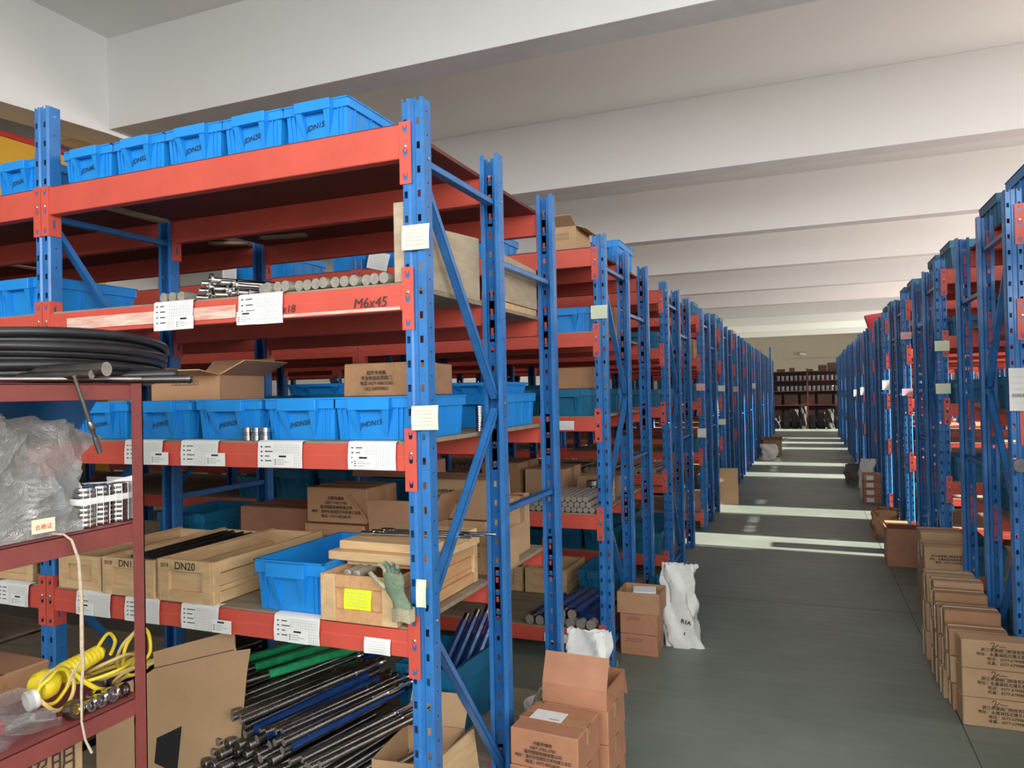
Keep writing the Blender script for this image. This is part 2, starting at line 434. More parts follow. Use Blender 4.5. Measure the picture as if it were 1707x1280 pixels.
def channel(b, p0, p1, wx=0.03, dz=0.022, t=0.0025):
    """C channel in a YZ plane from p0 to p1 (x constant), open side facing up/inwards"""
    p0 = Vector(p0); p1 = Vector(p1); d = (p1 - p0).normalized(); n = Vector((0, -d.z, d.y))
    def slab(xa, xb, na, nb):
        q = lambda p, x, k: p + Vector((x, 0, 0)) + n * k
        b.hexa([q(p0, xa, na), q(p0, xb, na), q(p0, xb, nb), q(p0, xa, nb)], [q(p1, xa, na), q(p1, xb, na), q(p1, xb, nb), q(p1, xa, nb)])
    slab(-wx / 2, wx / 2, -dz / 2, -dz / 2 + t)
    slab(-wx / 2, -wx / 2 + t, -dz / 2, dz / 2); slab(wx / 2 - t, wx / 2, -dz / 2, dz / 2)
    slab(-wx / 2, -wx / 2 + .008, dz / 2 - t, dz / 2); slab(wx / 2 - .008, wx / 2, dz / 2 - t, dz / 2)

def brace_mesh(p0, p1):
    key = ('brace', p0, p1)
    if key not in MATS:
        b = B(); channel(b, (0,) + p0, (0,) + p1); MATS[key] = b.mesh('brace', [BLUE])
    return MATS[key]

def deck_mesh(mt, d0, d1, L=BAY - 2 * PW - .012):
    key = ('deck', mt.name, d0, d1)
    if key not in MATS:
        b = B(); b.box(-L / 2, L / 2, d0, d1, 0, .015); MATS[key] = b.mesh('shelf_board', [mt], bev=.001)
    return MATS[key]

BR = [('horizontal_brace', (.05, 2.335), (D1 + .01, 2.335)), ('diagonal_brace', (.05, 2.30), (D1 + .01, 1.585)), ('diagonal_brace', (D1 + .01, 1.535), (.05, .925)),
      ('diagonal_brace', (.05, .86), (D1 + .01, .175)), ('horizontal_brace', (.05, .10), (D1 + .01, .10))]
SP = [('row_spacer', (D1 + .05, 2.11), (D2 + .01, 2.11)), ('row_spacer', (D1 + .05, 1.14), (D2 + .01, 1.14))]
def rack(side, yf, nb, label, detail=2, tall=None, group=None):
    xc = -1.118 if side < 0 else 0.928
    t = lk('storage_rack', None, None, (xc, yf, 0)); tag(t, label, 'rack', group)
    sg = side
    for i in range(nb + 1):
        x = sg * BAY * i
        for j, (yy, rot) in enumerate(((0, 0), (D1 + .055, math.pi), (D2 + .055, math.pi))):
            h = 2.52 if not (tall and i in tall and j == 0) else tall[i]
            lk('post', post_mesh(h), t, (x, yy, 0), (0, 0, rot))
            if detail > 1 and i < 2:
                b = B(); 
                if 'foot' not in MATS:
                    b.box(-.06, .06, -.02, .09, 0, .004); b.cyl((.05, .03, .004), (.05, .03, .03), .007, n=6); b.cyl((-.05, .03, .004), (-.05, .03, .03), .007, n=6)
                    MATS['foot'] = b.mesh('foot_plate', [BOLT])
                lk('foot_plate', MATS['foot'], t, (x, yy, 0), (0, 0, rot))
        if i < 2 or detail > 1:
            for nm, p0, p1 in BR + SP:
                lk(nm, brace_mesh(p0, p1), t, (x, 0, 0))
            if i < 2 and detail > 1:
                for (y_, z_) in ((.035, 2.335), (D1 + .02, 2.335), (D1 + .02, 1.56), (.035, .90)):
                    b_ = lk('bolt', bolt_mesh(), t, (x + .039, y_, z_), (0, 0, R(90)))
    for i in range(nb):
        x = sg * BAY * (i + .5)
        for l in range(5):
            for j, (yy, rot) in enumerate(((0, 0), (D1 + .055, math.pi), (D2 + .055, math.pi))):
                if detail < 2 and j == 2 and i > 0: continue
                bm_ = lk('beam', beam_mesh(1 if l == 0 else 2), t, (x, yy, LV[l]), (0, 0, rot))
                for s_ in (1, -1):
                    # local frame of the beam: post lies at -s*BAY/2
                    pl = lk('end_plate', plate_mesh(s_), bm_, (-s_ * BAY / 2, 0, 0))
                    if detail > 1 and j == 0 and i < 2:
                        lk('bolt', bolt_mesh(), bm_, (-s_ * BAY / 2 + s_ * .022, -.003, -.078))
            dm = DECKR if l == 0 else DECKW
            lk('shelf_board', deck_mesh(dm, .012, D1 + .01), t, (x, 0, SURF[l] - .016))
            lk('shelf_board', deck_mesh(dm, D1 + .015, D2 + .05), t, (x, 0, SURF[l] - .016))
    return t

ORD = ['first', 'second', 'third', 'fourth', 'fifth', 'sixth', 'seventh', 'eighth', 'ninth', 'tenth', 'eleventh', 'twelfth', 'thirteenth', 'fourteenth', 'fifteenth', 'sixteenth', 'seventeenth', 'eighteenth', 'nineteenth', 'twentieth', 'twenty-first', 'twenty-second', 'twenty-third', 'twenty-fourth', 'twenty-fifth', 'twenty-sixth', 'twenty-seventh', 'twenty-eighth']
LY = [1.98, 4.16, 6.24, 8.50] + [10.65 + 2.165 * i for i in range(8)]
RY = [4.113 + 2.078 * i for i in range(11)]
LNB = [3, 4, 4, 4, 3] + [2] * 7
for i, y in enumerate(LY):
    rack(-1, y, LNB[i], 'blue and orange steel rack left of the aisle, %s row from the camera' % ORD[i], 2 if i < 3 else 1, {1: 2.77} if i == 0 else ({0: 2.95} if i == 11 else None), 'racks on the left of the aisle')
for i, y in enumerate(RY):
    rack(1, y, 2, 'blue and orange steel rack right of the aisle, %s row from the camera' % ORD[i], 2 if i < 2 else 1, None, 'racks on the right of the aisle')
rack(1, RY[0] - 2.078, 2, 'unseen blue and orange steel rack right of the camera, before the first right row', 1, None, 'racks on the right of the aisle')  # out-of-view row, added to keep the fill inside the cross-aisle
#ITEMS#
# ------------------------------------------------------------------ item builders
def cached(key, fn):
    if key not in MATS: MATS[key] = fn()
    return MATS[key]

def bin_meshes(w, d, h, mt):
    def body():
        b = B(); k = .93; T = .003; hw, hb = w / 2 - .006, (w / 2 - .006) * k
        y0, y1 = .006, d - .006; yb0, yb1 = y0 + (d) * .02, y1 - d * .02
        # outer shell, inner shell
        o = [(-hb, yb0, 0), (hb, yb0, 0), (hb, yb1, 0), (-hb, yb1, 0), (-hw, y0, h), (hw, y0, h), (hw, y1, h), (-hw, y1, h)]
        i = [(-hb + T, yb0 + T, T), (hb - T, yb0 + T, T), (hb - T, yb1 - T, T), (-hb + T, yb1 - T, T), (-hw + T, y0 + T, h), (hw - T, y0 + T, h), (hw - T, y1 - T, h), (-hw + T, y1 - T, h)]
        b.add(o, [(3, 2, 1, 0), (0, 1, 5, 4), (1, 2, 6, 5), (2, 3, 7, 6), (3, 0, 4, 7)])
        b.add(i, [(0, 1, 2, 3), (4, 5, 1, 0), (5, 6, 2, 1), (6, 7, 3, 2), (7, 4, 0, 3)])
        b.add([o[4], o[5], o[6], o[7], i[4], i[5], i[6], i[7]], [(0, 1, 5, 4), (1, 2, 6, 5), (2, 3, 7, 6), (3, 0, 4, 7)])
        def lx(z): return hb + (hw - hb) * z / h
        def ly(z): return yb0 + (y0 - yb0) * z / h
        zr = h * .74
        for sx in (-1, 1):
            # gussets beside the label recess
            xa, xb = sorted((sx * w * .155, sx * w * .185)); xc, xd = sorted((sx * w * .17, sx * w * .27)); zl_ = h * .07
            b.hexa([(xa, ly(zl_) - .001, zl_), (xb, ly(zl_) - .001, zl_), (xb, ly(zl_) + .003, zl_), (xa, ly(zl_) + .003, zl_)],
                   [(xc, -.020, zr), (xd, -.020, zr), (xd, y0 + .003, zr), (xc, y0 + .003, zr)])
            for xr in (.34, .405):
                x = sx * w * xr
                b.hexa([(x * .94 - .002, yb0 - .005, .004), (x * .94 + .002, yb0 - .005, .004), (x * .94 + .002, yb0 + .002, .004), (x * .94 - .002, yb0 + .002, .004)],
                       [(x - .002, y0 - .005, zr), (x + .002, y0 - .005, zr), (x + .002, y0 + .002, zr), (x - .002, y0 + .002, zr)])
            nr = max(3, int(d / .09))
            for q in range(nr):
                y = d * (q + .5) / nr
                b.hexa([(sx * hb - .0045, y - .002, .004), (sx * hb + .0045, y - .002, .004), (sx * hb + .0045, y + .002, .004), (sx * hb - .0045, y + .002, .004)],
                       [(sx * hw - .0045, y - .002, zr), (sx * hw + .0045, y - .002, zr), (sx * hw + .0045, y + .002, zr), (sx * hw - .0045, y + .002, zr)])
        return b.mesh('storage_bin', [mt])
    def rim():
        b = B(); hw = w / 2; z0, z1 = h * .74, h
        b.box(-hw, hw, 0, .006, z0, z1); b.box(-hw, hw, d - .006, d, z0, z1)
        b.box(-hw, -hw + .006, .006, d - .006, z0, z1); b.box(hw - .006, hw, .006, d - .006, z0, z1)
        b.box(-hw - .003, hw + .003, -.003, .006, z1 - .006, z1); b.box(-hw - .003, hw + .003, d - .006, d + .003, z1 - .006, z1)
        b.box(-hw - .003, -hw + .006, -.003, d + .003, z1 - .006, z1); b.box(hw - .006, hw + .003, -.003, d + .003, z1 - .006, z1)
        b.box(-w * .27, w * .27, -.022, 0, h * .70, h * .97)
        return b.mesh('rim', [mt], bev=.0012)
    return cached(('bin', w, d, h, mt.name), body), cached(('rim', w, d, h, mt.name), rim)
def add_bin(loc, w, d, h, label, group, mt=None, text=None, rz=0, ts=.028):
    mt = mt or BIN
    bm_, rm = bin_meshes(w, d, h, mt)
    o = lk('storage_bin', bm_, None, loc, (0, 0, rz)); tag(o, label, 'bin', group)
    lk('rim', rm, o)
    if text: mark(o, text, ts, (-.006, .0062, h * .38), INK, shear=.3, tilt=-.14)
    return o

def carton_mesh(w, d, h, mt, jig=.003):
    def mk():
        b = B(); rn = random.Random(hash((round(w, 3), round(d, 3), round(h, 3))) % 999)
        j = lambda: rn.uniform(-jig, jig)
        P = [(x + j(), y + j(), z) for z in (0, h) for x, y in ((-w / 2, 0), (w / 2, 0), (w / 2, d), (-w / 2, d))]
        b.hexa(P[:4], P[4:])
        return b.mesh('carton', [mt], bev=.004)
    return cached(('carton', w, d, h, mt.name), mk)
def tape_mesh(w, d, h, mt, strap=False):
    def mk():
        b = B(); t = .0012; tw = .022
        b.box(-w / 2 - t, w / 2 + t, d / 2 - tw, d / 2 + tw, h, h + t)
        for s in (-1, 1):
            xa, xb = sorted((s * (w / 2 - .004), s * (w / 2 + t + .002))); b.box(xa, xb, d / 2 - tw, d / 2 + tw, h * .55, h + t)
        return b.mesh('packing_tape', [mt])
    return cached(('tape', w, d, h, mt.name), mk)
LOGO = ['浙江金源阀门制造有限公司', '地址：永嘉县瓯北镇五星工业区', '电话：0577-67998882', '传真：0577-67998886']
CO = ['内配件螺栓', 'GB/T 5782-5783', '温州恒配机械有限公司', '地址：温州市龙湾区海城街道工业区', '电话：0577-85228181']
def add_carton(loc, w, d, h, label, group=None, mt=None, rz=0, prints=None, tape=True, face='-Y', strap=None, hand=None):
    mt = mt or CARD
    o = lk('carton', carton_mesh(w, d, h, mt), None, loc, (0, 0, rz)); tag(o, label, 'box', group)
    if tape: lk('packing_tape', tape_mesh(w, d, h, TAPE), o)
    if strap:
        def mk():
            b = B(); pts = []
            W, D, t = w / 2 + .004, d, .003
            y = d * .5
            for (x, z) in ((-W + .012, -0.0), (-W, .012), (-W, h - .01), (-W + .01, h + t), (W - .01, h + t), (W, h - .01), (W, .012), (W - .012, 0.0)): pts.append((x, y, z))
            b.tube(pts, .0035, 6); return b.mesh('strap', [TWINE])
        lk('strap', cached(('strap', w, d, h), mk), o)
    if prints:
        n = len(prints); k = min(.018, h * .62 / (n + .6)); fs = k * .95
        for i, s in enumerate(prints):
            mx = w * .82 / max(1, sum(1 if ord(c) > 255 else .55 for c in s))
            f = min(fs * 1.05, mx)
            if face == '-Y': mark(o, s, f, (0, -.0045, h * .70 - k * 1.15 * i), BINK, bold=.0002, name='printed_text')
            else: mark(o, s, f, (w / 2 + .0045, d / 2, h * .70 - k * 1.15 * i), BINK, '+X', name='printed_text')
    if hand: mark(o, hand, min(.042, h * .32), (-.03, -.0045, h * .72), mat('faded_brown_ink', (.24, .10, .06), .7), shear=.3)
    return o
def add_open_carton(loc, w, d, h, label, group=None, mt=None, rz=0, flaps=(60, 60, 60, 60), fl=.4, prints=None):
    mt = mt or CARD; T = .005
    b = B()
    b.box(-w / 2, w / 2, 0, d, 0, T); b.box(-w / 2, w / 2, 0, T, T, h); b.box(-w / 2, w / 2, d - T, d, T, h)
    b.box(-w / 2, -w / 2 + T, T, d - T, T, h); b.box(w / 2 - T, w / 2, T, d - T, T, h)
    o = lk('open_carton', b.mesh('open_carton', [mt]), None, loc, (0, 0, rz)); tag(o, label, 'box', group)
    for i, a in enumerate(flaps):
        if a is None: continue
        L, F = (w, d * fl) if i in (0, 2) else (d, w * fl)
        b = B(); b.box(-L / 2, L / 2, -F, 0, 0, .004)
        # hinge: flap lies outward (-Y local), raised by angle
        f = lk('flap', b.mesh('flap', [mt]), o)
        base, rzz = [((0, 0, h), 0), ((w / 2, d / 2, h), R(90)), ((0, d, h), R(180)), ((-w / 2, d / 2, h), R(-90))][i]
        f.location = base; f.rotation_euler = (R(-a), 0, rzz)
    if prints:
        for i, s in enumerate(prints):
            mark(o, s, min(.02, w * .8 / max(3, len(s) * .9)), (0, -.001, h * .68 - .024 * i), BINK, name='printed_text')
    return o

def add_crate(loc, w, d, h, label, group=None, mt=None, rz=0, text=None, small=None):
    A, Ay = (PINE, PINEY) if mt is None else (mt, mt)
    t = lk('wooden_crate', None, None, loc, (0, 0, rz)); tag(t, label, 'crate', group)
    T, F, fw = .010, .014, min(.05, h * .27)
    def part(nm, m_, *a, bev=.0015):
        b = B(); b.box(*a); return lk(nm, b.mesh(nm, [m_], bev=bev), t)
    part('bottom_panel', A, -w / 2 + F, w / 2 - F, F, d - F, .012, .020)
    part('runner', A, -w / 2 + .01, w / 2 - .01, .03, .07, 0, .012); part('runner', A, -w / 2 + .01, w / 2 - .01, d - .07, d - .03, 0, .012)
    part('front_panel', A, -w / 2 + F, w / 2 - F, F, F + T, .012, h - .003)
    part('back_panel', A, -w / 2 + F, w / 2 - F, d - F - T, d - F, .012, h - .003)
    for s in (-1, 1):
        xa, xb = sorted((s * (w / 2 - F), s * (w / 2 - F - T)))
        nb = 3
        for i in range(nb):
            z0 = .012 + (h - .015) * i / nb; part('side_board', Ay, xa, xb, F + T, d - F - T, z0 + .0008, z0 + (h - .015) / nb - .0008)
        xa, xb = sorted((s * w / 2, s * (w / 2 - F)))
        part('frame_board', Ay, xa, xb, fw * .8, d - fw * .8, 0.002, fw); part('frame_board', Ay, xa, xb, fw * .8, d - fw * .8, h - fw, h)
        part('frame_board', PINE, xa, xb, 0, fw * .8, .0, h); part('frame_board', PINE, xa, xb, d - fw * .8, d, 0, h)
        xa, xb = sorted((s * (w / 2 - F), s * (w / 2 - F - fw)))
        part('frame_board', PINE, xa, xb, 0, F, 0, h)
    part('frame_board', A, -w / 2 + F + fw, w / 2 - F - fw, 0, F, h - fw, h); part('frame_board', A, -w / 2 + F + fw, w / 2 - F - fw, 0, F, 0, fw)
    if text: mark(t, text, min(fw * .95, .045), (0.0, -.0008, h - fw * .55), INK, bold=.0003)
    if small: mark(t, small, .02, (-w / 2 + F + fw * .5, -.0008, h - fw * .55), INK)
    return t

def rod_thing(p0, p1, r, label, group, mt=None, head=None, hl=.03, name='threaded_rod', n=10, sleeve=None, sl=(.15, .8), tip=None, cat='rod'):
    """shaft with an enlarged head at p0 and a machined tip at p1"""
    p0 = Vector(p0); p1 = Vector(p1); L = (p1 - p0).length
    def shaft():
        b = B(); b.cyl((0, 0, hl if head else 0), (0, 0, L), r, n=n, cmi=1)
        return b.mesh('shaft', [mt or STEEL, ENDS])
    q = (p1 - p0).to_track_quat('Z', 'Y')
    o = lk(name, cached(('shaft', round(L, 2), r, (mt or STEEL).name, bool(head), hl), shaft), None, p0)
    o.rotation_mode = 'QUATERNION'; o.rotation_quaternion = q; tag(o, label, cat, group)
    if head:
        def hd():
            b = B(); b.lathe([(0, 0), (.004, 0), (.0045, .002), (head - .003, .002), (head, .005), (head, hl), (r, hl)], n=14); return b.mesh('head', [mt or STEEL])
        lk('head', cached(('head', head, r, hl, (mt or STEEL).name), hd), o)
    if tip:
        def tp():
            b = B(); b.lathe([(r, 0), (tip, .004), (tip, .11), (tip - .004, .115), (tip - .004, .125), (tip, .13), (tip, .15), (0, .15)], n=12); return b.mesh('collar', [CHROME])
        lk('collar', cached(('tip', tip, r), tp), o, (0, 0, L - .15))
    if sleeve:
        def sv():
            b = B(); rn = random.Random(5)
            z0, z1 = L * sl[0], L * sl[1]
            prof = [(r + .0015 + rn.uniform(0, .0025), z0 + (z1 - z0) * k / 9) for k in range(10)]
            b.lathe(prof, n=9); return b.mesh('plastic_sleeve', [sleeve])
        lk('plastic_sleeve', cached(('sleeve', round(L, 2), r, sleeve.name, sl), sv), o)
    return o

def add_sheet(x0, x1, z_top, yfront, drop, label, tagside=None, mt=None, back=.03, group='paper record sheets hung over the shelf edges', hang=True, tilt=0):
    """paper sheet lying on the shelf edge and hanging in front of the beam"""
    w_ = x1 - x0; xc = (x0 + x1) / 2
    b = B(); path = [(back, .0008), (.004, .001), (-.0035, -.004), (-.0075, -drop * .55), (-.006, -drop)]
    if not hang: path = [(-.004, 0), (-.006, -drop * .5), (-.0045, -drop)]
    pts = []
    rn = random.Random(int(x0 * 1000))
    for i, (y, z) in enumerate(path):
        for u in range(5):
            pts.append((w_ * (u / 4 - .5) + rn.uniform(-.001, .001), y - (0 if u % 2 else rn.uniform(0, .002)) * (i > 2), z))
    fs = [(j * 5 + u, j * 5 + u + 1, (j + 1) * 5 + u + 1, (j + 1) * 5 + u) for j in range(len(path) - 1) for u in range(4)]
    b.add(pts, fs, 0, True)
    o = lk('paper_sheet', b.mesh('paper_sheet', [mt or PAPER], sol=.0005), None, (xc, yfront, z_top), (0, tilt, 0)); tag(o, label, 'paper', group)
    # printed table: thin raised-free lines and rows of small type on the hanging part
    if hang:
        b = B()
        y = -.0095
        for k_ in range(9):
            z = -.010 - (drop - .016) * k_ / 8
            b.box(-w_ * .12, w_ * .47, y, y + .0004, z - .0002, z + .0002)
        for k_ in range(14):
            x = -w_ * .12 + w_ * .59 * k_ / 13; b.box(x - .0002, x + .0002, y, y + .0004, -drop + .006, -.010)
        lk('printed_grid', b.mesh('printed_grid', [GRID]), o)
        b = B()
        for k_ in range(4):
            z = -.018 - (drop - .026) * k_ / 4
            b.box(-w_ * .42, -w_ * .38, y, y + .0004, z - .0025, z + .0015)
            xx = -w_ * .32
            for q_ in range(rn.randint(3, 6)):
                ww = rn.uniform(.003, .006); b.box(xx, xx + ww, y, y + .0004, z - .002, z + .0015); xx += ww + .0015
        lk('printed_rows', b.mesh('printed_rows', [INK]), o)
    if tagside is not None:
        b = B(); xx = w_ * tagside; wl = .085; hl = .045
        b.box(xx - wl / 2, xx + wl / 2, -.011, -.0098, -drop + .001, -drop + .001 + hl)
        tg = lk('sticker', b.mesh('sticker', [PAPER]), o)
        b = B(); z = -drop + .035
        b.box(xx - .018, xx + .012, -.0114, -.011, z, z + .006)
        for k_ in range(3): b.box(xx - .036, xx - .030, -.0114, -.011, z - .010 - .007 * k_, z - .007 - .007 * k_); b.box(xx - .026, xx + (.024 if k_ == 1 else .002), -.0114, -.011, z - .009 - .007 * k_, z - .008 - .007 * k_)
        lk('sticker_print', b.mesh('sticker_print', [INK]), tg)
    return o
def add_note(x0, x1, z0, z1, y, label, mt=None, tilt=0, lines=True, face=0, group=None):
    w_, h_ = x1 - x0, z1 - z0
    b = B()
    b.sheet(lambda u, v: (w_ * (u - .5), -.003 * math.sin(math.pi * v) - .004 * v * (u - .5) ** 2 * 4, h_ * (.5 - v)), 4, 5)
    o = lk('paper_note', b.mesh('paper_note', [mt or NOTE], sol=.0004), None, ((x0 + x1) / 2, y, (z0 + z1) / 2), (0, tilt, face)); tag(o, label, 'note', group)
    if lines:
        b = B()
        for k_ in range(5):
            z = h_ * (.3 - .15 * k_); b.box(-w_ * .38, w_ * .34, -.0064, -.0060, z - .0004, z + .0004)
        lk('faint_writing', b.mesh('faint_writing', [GRID]), o)
    return o

# ------------------------------------------------------------------ row 1, top shelf: small bins
g = 'blue bins on the top shelf of the nearest left rack'
for x, t_ in ((-1.500, 'JDN15'), (-1.767, 'JDN20'), (-2.034, 'JDN25'), (-2.302, 'JDN32'), (-2.572, 'JDN40'), (-2.975, 'JDN50')):
    add_bin((x, 2.012, SURF[0]), .262, .28, .132, 'blue plastic bin hand-marked %s on the top shelf' % t_, g, text=t_, ts=.026, rz=random.uniform(-.02, .02))
# rear rows of bins seen on top of the second rack
g = 'blue bins on the top shelf of the second left rack'
for i in range(7):
    if i == 4: continue
    add_bin((-1.95 - .315 * i, 4.22, SURF[0]), .29, .42, .17, 'blue bin on second left rack top shelf, %s from the aisle along its front' % ORD[i], g)
add_bin((-1.26, 4.86, SURF[0]), .20, .44, .17, 'blue bin at the aisle end on top of the second left rack', g)

# row 1, third shelf: larger bins
g = 'blue bins on the middle shelf of the nearest left rack'
for x, t_ in ((-1.325, 'JHDN15'), (-1.61, 'JHDN20'), (-1.925, 'JHDN25'), (-2.25, 'JHDN32'), (-2.565, 'JHDN40')):
    add_bin((x, 2.045, SURF[2]), .293, .41, .142, 'blue plastic bin hand-marked %s on the middle shelf' % t_, g, text=t_, ts=.0235)
add_bin((-3.0, 2.045, SURF[2]), .293, .41, .142, 'blue plastic bin left of the second post on the middle shelf', g)
add_bin((-3.35, 2.045, SURF[2]), .293, .41, .142, 'leftmost blue plastic bin on the middle shelf of the nearest rack', g)
add_bin((-1.325, 2.80, SURF[2]), .293, .41, .142, 'blue bin behind JHDN15 at the aisle end of the middle shelf', g)
add_bin((-1.68, 2.80, SURF[2]), .293, .41, .155, 'blue bin behind JHDN20 on the rear half of the middle shelf', g)
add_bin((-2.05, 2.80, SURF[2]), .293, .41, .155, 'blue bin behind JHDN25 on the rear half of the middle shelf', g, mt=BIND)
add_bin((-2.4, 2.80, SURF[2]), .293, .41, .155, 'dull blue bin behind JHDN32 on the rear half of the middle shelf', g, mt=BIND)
add_bin((-1.33, 2.82, SURF[2] + .143), .25, .36, .05, 'shallow blue tray stacked on the rear bin at the aisle end', None)
add_bin((-2.1, 2.82, SURF[2] + .156), .40, .36, .05, 'long shallow blue tray stacked on rear middle-shelf bins', None)
add_carton((-1.335, 2.10, SURF[2] + .143), .265, .30, .112, 'small taped carton lying across bins JHDN15 and JHDN20', None, WRAP, prints=['配件专用箱', '专业制造各类阀门', '电话 0577-86812365', 'QQ 260378651'])
add_open_carton((-2.16, 2.08, SURF[2] + .143), .30, .28, .09, 'open brown carton on bins behind the black cable coil', None, CARD, rz=.12, flaps=(8, 25, 40, 20), prints=['口口口口口口'])
# a few coil springs / sleeves beside bins
def stack_rings(loc, r, n, th, label, cat='rings', name='ring_stack', axis=None, group=None):
    t = lk(name, None, None, loc); tag(t, label, cat, group)
    def mk():
        b = B(); b.lathe([(r * .6, 0), (r * .96, 0), (r, th * .15), (r, th * .8), (r * .96, th * .97), (r * .6, th * .97), (r * .6, 0)], n=18); return b.mesh('ring', [CHROME])
    me = cached(('ring', r, th), mk)
    for i in range(n): lk('ring', me, t, (random.uniform(-.0006, .0006), random.uniform(-.0006, .0006), th * i))
    return t
stack_rings((-1.165, 2.545, SURF[2] + .0), .014, 14, .007, 'column of small threaded steel rings standing by the blue bins', 'rings')
for i, x in enumerate((-1.80, -1.762, -1.724)):
    b = B(); b.lathe([(.010, 0), (.0165, 0), (.0165, .018), (.014, .020), (.014, .026), (.0175, .028), (.0175, .044), (.011, .044), (.011, .004), (0, .004)], n=16)
    o = lk('steel_sleeve', b.mesh('steel_sleeve', [CHROME]), None, (x, 2.005, SURF[2])); tag(o, '%s chrome sleeve standing before bins JHDN20 and JHDN25' % ['left', 'middle', 'right'][i], 'sleeve', 'chrome sleeves on the middle shelf edge')

# row 1, second shelf: round bars with sawn ends, chrome rods, wooden panels
g = 'round steel bars lying along the second shelf'
random.seed(11)
for i in range(14):
    x = -1.235 - .0375 * i
    y0 = 1.99 + random.uniform(-.012, .02)
    rod_thing((x, y0, SURF[1] + .0185), (x + .02, y0 + .5, SURF[1] + .0185), .018, 'round steel bar with pale sawn end, second shelf, %s from nearest post' % ORD[i], g, ENDS, name='steel_bar', n=14, cat='bar')
for i in range(3):
    x = -2.09 - .042 * i
    rod_thing((x, 2.0, SURF[1] + .0185), (x + .02, 2.5, SURF[1] + .0185), .018, 'round steel bar with pale sawn end near the second post, %s from the right' % ORD[i], 'steel bars near the second post', ENDS, name='steel_bar', n=14, cat='bar')
g = 'chrome rods with round heads heaped on the second shelf'
for i in range(16):
    lay = 0 if i < 8 else (1 if i < 13 else 2)
    k_ = i if lay == 0 else (i - 8 if lay == 1 else i - 13)
    x = -2.03 + .036 * k_ + .02 * lay; z = SURF[1] + .012 + .023 * lay
    hd = .022 if i in (1, 4, 9, 12, 14) else None
    rod_thing((x, 1.995 + random.uniform(-.01, .03), z + (.010 if hd else 0)), (x + .30, 2.42 + random.uniform(0, .1), z + .004), .0095, 'chrome rod %s in the small heap behind the paper sheets' % ORD[i], g, CHROME, head=hd, hl=.012, name='chrome_rod')
# wooden panels standing on edge at the aisle end
def panel(loc, w_, d, h, h2, label, mt=PLY):
    b = B(); b.hexa([(-w_ / 2, 0, 0), (w_ / 2, 0, 0), (w_ / 2, d, 0), (-w_ / 2, d, 0)], [(-w_ / 2, 0, h), (w_ / 2, 0, h), (w_ / 2, d, h2), (-w_ / 2, d, h2)])
    o = lk('plywood_board', b.mesh('plywood_board', [mt], bev=.002), None, loc); return tag(o, label, 'board')
panel((-1.183, 2.045, SURF[1]), .035, .53, .20, .245, 'grey plywood panel on edge behind the nearest post, second shelf')
panel((-1.183, 2.72, SURF[1] + .03), .035, .50, .20, .185, 'grey plywood panel on edge between the two rear posts')
b = B(); b.box(-.19, .19, 0, .5, 0, .028); o = lk('wooden_plank', b.mesh('wooden_plank', [PINE], bev=.002), None, (-1.36, 2.72, SURF[1])); tag(o, 'orange wooden plank lying under the rear plywood panel', 'board')
b = B(); b.box(-.018, .018, 0, .02, 0, .25); o = lk('wooden_stake', b.mesh('wooden_stake', [PLY], bev=.001), None, (-1.176, 1.99, SURF[1])); tag(o, 'grey wooden stake upright beside the nearest post', 'board')
# left neighbour bay, second shelf
add_bin((-3.02, 2.045, SURF[1]), .31, .44, .16, 'large blue bin on the second shelf left of the second post', 'blue bins left of the second post')
add_bin((-3.36, 2.045, SURF[1]), .31, .44, .17, 'leftmost large blue bin on the second shelf', 'blue bins left of the second post')

# row 1, fourth shelf: crates, blue bin, cartons behind
g = 'open pine crates on the fourth shelf'
z4 = SURF[3]
add_crate((-2.065, 1.975, z4), .262, .62, .150, 'open pine crate marked DN20 on the fourth shelf', g, text='DN20', small='2018')
add_crate((-2.345, 1.975, z4), .262, .62, .138, 'open pine crate marked DN15 behind the maroon post', g, text='DN15', small='2018')
add_crate((-2.610, 1.985, z4), .230, .60, .130, 'pine crate with scribbled front right of the second post', g)
g = 'black rods lying inside the pine crate DN15'
for i in range(12):
    x = -2.43 + .0155 * i
    rod_thing((x, 2.06, z4 + .115 + random.uniform(0, .006)), (x + random.uniform(-.01, .01), 2.60, z4 + .118 + random.uniform(0, .01)), .006, 'thin black rod in pine crate DN15, %s from left' % ORD[i], g, DARKP if i % 3 else STEEL, name='black_rod', n=7)
add_crate((-3.06, 2.01, z4), .30, .5, .10, 'low pine crate on the fourth shelf left of the second post')
add_bin((-1.628, 1.995, z4), .285, .50, .172, 'deep open blue bin between pine crate DN20 and the label crate', None)
add_crate((-1.337, 1.968, z4), .285, .60, .150, 'orange pine crate with neon yellow sheet at the nearest post', None, PINEO)
o = add_note(-1.395, -1.293, .916, .985, 1.9815, 'neon yellow printed sheet on the orange pine crate front', YELN, tilt=.03)
b = B(); b.box(-.19, .19, 0, .40, 0, .030); o = lk('wooden_plank', b.mesh('wooden_plank', [PINE], bev=.003), None, (-1.335, 2.07, z4 + .1685), (0, 0, -.02)); tag(o, 'lower pine board lying across the orange crate', 'board')
b = B(); b.box(-.17, .19, 0, .34, 0, .030); o = lk('wooden_plank', b.mesh('wooden_plank', [PINE], bev=.003), None, (-1.330, 2.10, z4 + .1992), (0, 0, -.02)); tag(o, 'upper pine board carrying chrome rods on the orange crate', 'board')
for i in range(2):
    b = B(); b.box(-.13, .13, 0, .035, 0, .017); o = lk('wooden_batten', b.mesh('wooden_batten', [PINE]), None, (-1.335, 2.10 + .3 * i, z4 + .1507)); tag(o, '%s small batten between the orange crate and the boards' % ['front', 'rear'][i], 'board')
